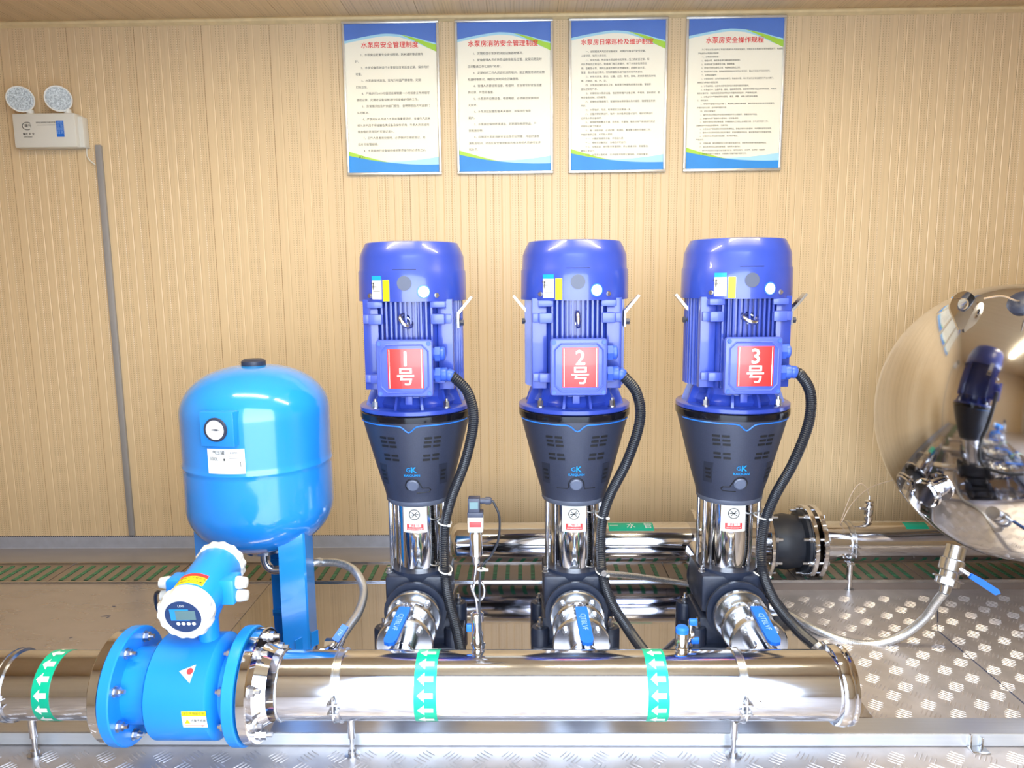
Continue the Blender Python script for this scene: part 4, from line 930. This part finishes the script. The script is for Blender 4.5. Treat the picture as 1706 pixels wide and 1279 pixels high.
B1 = """　　1、水泵房应配置专业安全照明、防火通风等设施完
好。
　　2、水泵设备系统运行主要部位日常巡查记录，保持完好
可靠。
　　3、水泵房保持清洁、室内外地面严禁堆物、定期
打扫卫生。
　　4、严格执行24小时值班巡视制度一小时巡查工作并填写
值班记录，定期对设备设施进行检查维护保养工作。
　　5、异常情况应及时向部门报告，查明原因后方可由部门
认可解决。
　　6、严禁闲杂人员进入水泵房等重要场所，非操作人员未
经允许人员不得接触各类设备及操作机电，外来人员须经同
意由值班员陪同方可登记进入。
　　7、工作人员离岗交接时，必须做好交接班登记，岗
后方可接管接班。
　　8、水泵房进行设备操作维修等须操作时必须有二人
以上。"""
B2 = """　　1、定期检查水泵房的消防设施器材情况。
　　2、配备管理人员应熟悉设施性能及位置，发现问题及时
应对整改工作汇报好"防患"。
　　3、定期组织工作人员进行消防培训，能正确使用消防设施
及器材等情况，确保在岗时间会正确使用。
　　4、管理人员要经常巡查、检查时，应当填写好安全巡查
的记录，并签名备查。
　　5、水泵房的设施设备、电线电缆，必须规范安装完好
无损坏。
　　6、水泵房应配置配备灭火器材，并保持在有效
期内。
　　7、水泵房应保持环境清洁，定期清除易燃物品，严
禁堆放杂物。
　　8、应制定水泵房消防安全应急行动预案，并组织演练
演练及培训、对违反安全管理制度的有关责任人员进行批评
和处罚。"""
B3 = """　　一、当班值班人员应对设备巡查，并做好设备运行安全记录、
上报领导、填写水泵日志。
　　二、巡查内容、检查各水泵运转有无异常、压力表是否正常，保
持仪表指示正常运行、管道阀门有无渗漏水，地下水池液位是否正
常；查看各水泵、填料压盖是否发热及泄漏现象；定期检查水泵、
管道、各水泵运行情况，控制柜面板各运行显示灯及开关状态。
　　三、听有无异常、震动、过载、过热、有无、异味、发现异常应及时处
理，并做好、维、护、记。
　　四、水泵房应保持清洁卫生，每周清扫地面每月清洁设备、管道表
面及控制柜外表。
　　五、定期检查水泵房设备、检查照明通风设备正常、不得用、湿抹擦拭、配
电设备及控制、控制柜等。
　　六、定期检查管道阀门，管道锈蚀油漆脱落应及时维修，确保管道系统
完好。
　　七、水泵轴承、马达，每季度加注润滑油一次。
　　八、设备定期切换运行，每月一次对备用设备试运行，做好切换运行
记录及水泵设备保养。
　　九、保持配电柜整洁干燥、无积灰、无腐蚀，每年对电气绝缘进行测试
并做好记录工作要求。
　　十、每一次检修前，必须切断、电源后、悬挂警示牌方可维修工作，
并做好维修记录、方可投入使用。
　　十一、水箱定期清洗消毒，并检验水质。
　　十二、维修后设备调试，合格后方可运行。
　　十三、加强巡查、做好防冻保温措施，防止管道冻裂、积极整改，
确保正常运行。
　　十四、水泵房设备检修，应详细填写检修记录存档，并保存备查。"""
B4 = "\n".join("""　　为了保证水泵设备的正常运行及操作人员的安全操作，特制定本水泵房安全操作规程如下，希遵照执行。
严格遵守水泵房各项规章。
　　一、水泵启动前检查：
　　1、检查水泵、电机及各部位螺栓是否紧固完好。
　　2、检查各阀门位置是否正确，管路畅通。
　　3、检查水池水位是否正常，电源电压是否正常。
　　4、检查各电气设备、控制柜按钮及指示灯是否正常完好，确认无误后方可启动运行。
　　二、水泵启动操作：
　　1、水泵启动时、应先开启进水阀门、再启动水泵，待水泵运行正常后缓慢打开出水阀门。
观察压力表指示是否正常。
　　2、水泵运转后，注意电流表电压表指示是否在额定范围内。
　　3、水泵运行中，注意声音、振动、温度是否正常，如发现异常情况应立即停机检查，并及时
报告主管领导，待查明原因排除故障后方可重新启动运行，严禁带病运转。
　　4、水泵运行中严禁触摸转动部位、清洁、调整，以防止发生安全事故。
三、停机操作。
　　1、停泵时先缓慢关闭出水阀门，再按停止按钮切断电源，停机后检查各部位有无异常情况。
并做好运行记录，及时填写值班日志。
　　四、安全注意事项：
　　1、操作人员必须经过专业培训合格后方可上岗操作，穿戴好防护用品。
　　2、非操作人员严禁操作水泵房内一切设备设施。
　　3、检修水泵时必须切断电源，并悬挂有人工作禁止合闸警示牌，方可进行检修工作。
设备检修完毕后应清理现场，工具归位。
　　4、水泵房内严禁吸烟及存放易燃易爆物品，配备足够的消防器材，并定期检查保证有效。
　　5、操作人员应定时巡查设备运行情况，发现问题及时处理，做好各项运行记录备查存档。
　　6、交接班时必须当面交接清楚，双方签字确认。
严格执行。
　　五、应急处理，发生停电时应立即切断总电源开关，待来电后按操作规程重新启动。
　　六、发生火灾时应立即切断电源，使用灭火器灭火。
　　1、操作人员应熟悉设备性能及操作方法，做到会操作、会保养、会排除一般故障。
　　2、保持室内通风干燥整洁，定期做好设备的维护保养工作。""".split("\n"))
PX = [((-.757, 2.259), (-.350, 1.635)), ((-.283, 2.258), (.128, 1.634)), ((.194, 2.258), (.607, 1.634)), ((.682, 2.258), (1.096, 1.634))]
poster(PX[0], '水泵房安全管理制度', B1, 'framed notice titled 水泵房安全管理制度, nearest the emergency light', .0265, .0118, 2.20)
poster(PX[1], '水泵房消防安全管理制度', B2, 'framed fire safety notice titled 水泵房消防安全管理制度, second from the emergency light', .0265, .0118, 2.20)
poster(PX[2], '水泵房日常巡检及维护制度', B3, 'framed notice of close-set text titled 水泵房日常巡检及维护制度, between the fire safety notice and the densest one', .0250, .0095, 1.76)
poster(PX[3], '水泵房安全操作规程', B4, 'framed notice with the densest text titled 水泵房安全操作规程, nearest the polished tank', .0265, .0078, 1.86)

# emergency light
T = thing('emergency_light', 'white twin-head emergency light on the back wall above grey trunking', 'emergency light', (-2.02, -.03, 1.83))
xa, xb, za, zb = -2.155, -1.888, 1.758, 1.898
mb = MB(); mb.box(((xa+xb)/2, -.036, (za+zb)/2), (xb-xa, .060, zb-za), .006); hs_ = mb.build('housing', M_WHT, T)
MB().box((xb+.006, -.022, (za+zb)/2-.004), (.026, .042, zb-za-.012), .005).build('side_cap', M_WHT, T)
ps = plane_surf((xa, -.0665, za), (1, 0, 0), (0, 0, 1), (0, -1, 0))
MB().wrap([rect(.186, .218, .042, .108)], ps, .0006).build('blue_label', M_HAND, hs_)
mb = MB(); text_on(mb, '消防\n应急\n照明\n灯具', .014, ps, .202, .106, .001, line=.95); mb.build('label_text', mat('pale_print', (150, 190, 240)), hs_)
mb = MB(); ci = [(.062+.021*math.cos(t), .088+.015*math.sin(t)) for t in [.9+i*.27 for i in range(17)]]; mb.tube([ps(a, b)[0] for a, b in ci], .0013, 5)
text_on(mb, '曙光', .015, ps, .066, .088, .001); text_on(mb, '曙光 安 全', .011, ps, .066, .055, .001); text_on(mb, '消防应急照明', .006, ps, .062, .043, .001); text_on(mb, '消防应急照明灯具系列产品', .007, ps, .142, .101, .001); mb.wrap([rect(.105, .182, .0905, .0915)], ps, .0008); mb.build('print', M_INK, hs_)
for hxx, hp_ in ((-2.098, None), (-1.938, None)):
    c_ = V((hxx, -.085, 1.951)); dn = V((.62, -1, -.42)).normalized()
    mb = MB(); mb.cyl((hxx+.012, -.045, 1.895), (hxx+.012, -.05, 1.915), .015, 16); mb.cyl((hxx+.012, -.05, 1.912), tuple(c_-dn*.02), .009, 12); mb.build('swivel_neck', M_WHT, T)
    mb = MB(); mb.lathe([(0, -.030), (.028, -.028), (.045, -.012), (.052, 0), (.052, .006), (.047, .006), (.044, -.004), (0, -.024)], c_, dn, 40); lh = mb.build('lamp_head', M_WHT, T)
    mb = MB(); mb.lathe([(.0472, .005), (.036, -.0035), (.018, -.010), (.008, -.012), (0, -.012)], c_, dn, 40); mb.build('reflector', M_REFL, lh)
    mb = MB(); mb.sphere(c_-dn*.006, .007, 12, 8); mb.build('bulb', M_WHT, lh)
# lead + trunking
t0, t1 = at(161, 243, Y=-.012), at(222, 893, Y=-.012)
wp = spline([V((xb+.012, -.03, 1.782)), at(144, 240, Y=-.02), at(146, 262, Y=-.018), at(159, 275, Y=-.016)], 8)
tag(MB().tube(wp, .0028, 8).build('power_lead', M_WHT), 'short white lead from the emergency light to the trunking', 'cable')
mb = MB(); mb.box(((t0.x+t1.x)/2, -.0085, (t0.z+.02)/2+.005), (.028, .017, t0.z-.02), .005)
tag(mb.build('cable_trunking', M_GRYTR), 'grey plastic cable trunking running down the back wall', 'trunking')
# ceiling lamps (their own light)
for i, x in enumerate((-.75, .75)):
    T = thing('ceiling_lamp', ('slim LED batten on the ceiling over the blue tank side', 'slim LED batten on the ceiling over the polished tank side')[i], 'ceiling lamp', (x, -1.55, ZC))
    MB().box((x, -1.55, ZC-.012), (1.20, .06, .022), .004).build('lamp_base', M_WHT, T); MB().box((x, -1.55, ZC-.031), (1.16, .045, .016), .006).build('diffuser', M_TUBE, T)
    l = area('batten_light', (x, -1.55, ZC-.045), (1.15, .05), LAMP, (1.0, .85, .57)); l.parent = T; l.location = (0, 0, -.045)
for o in bpy.data.objects:
    if '_o' in o: del o['_o']
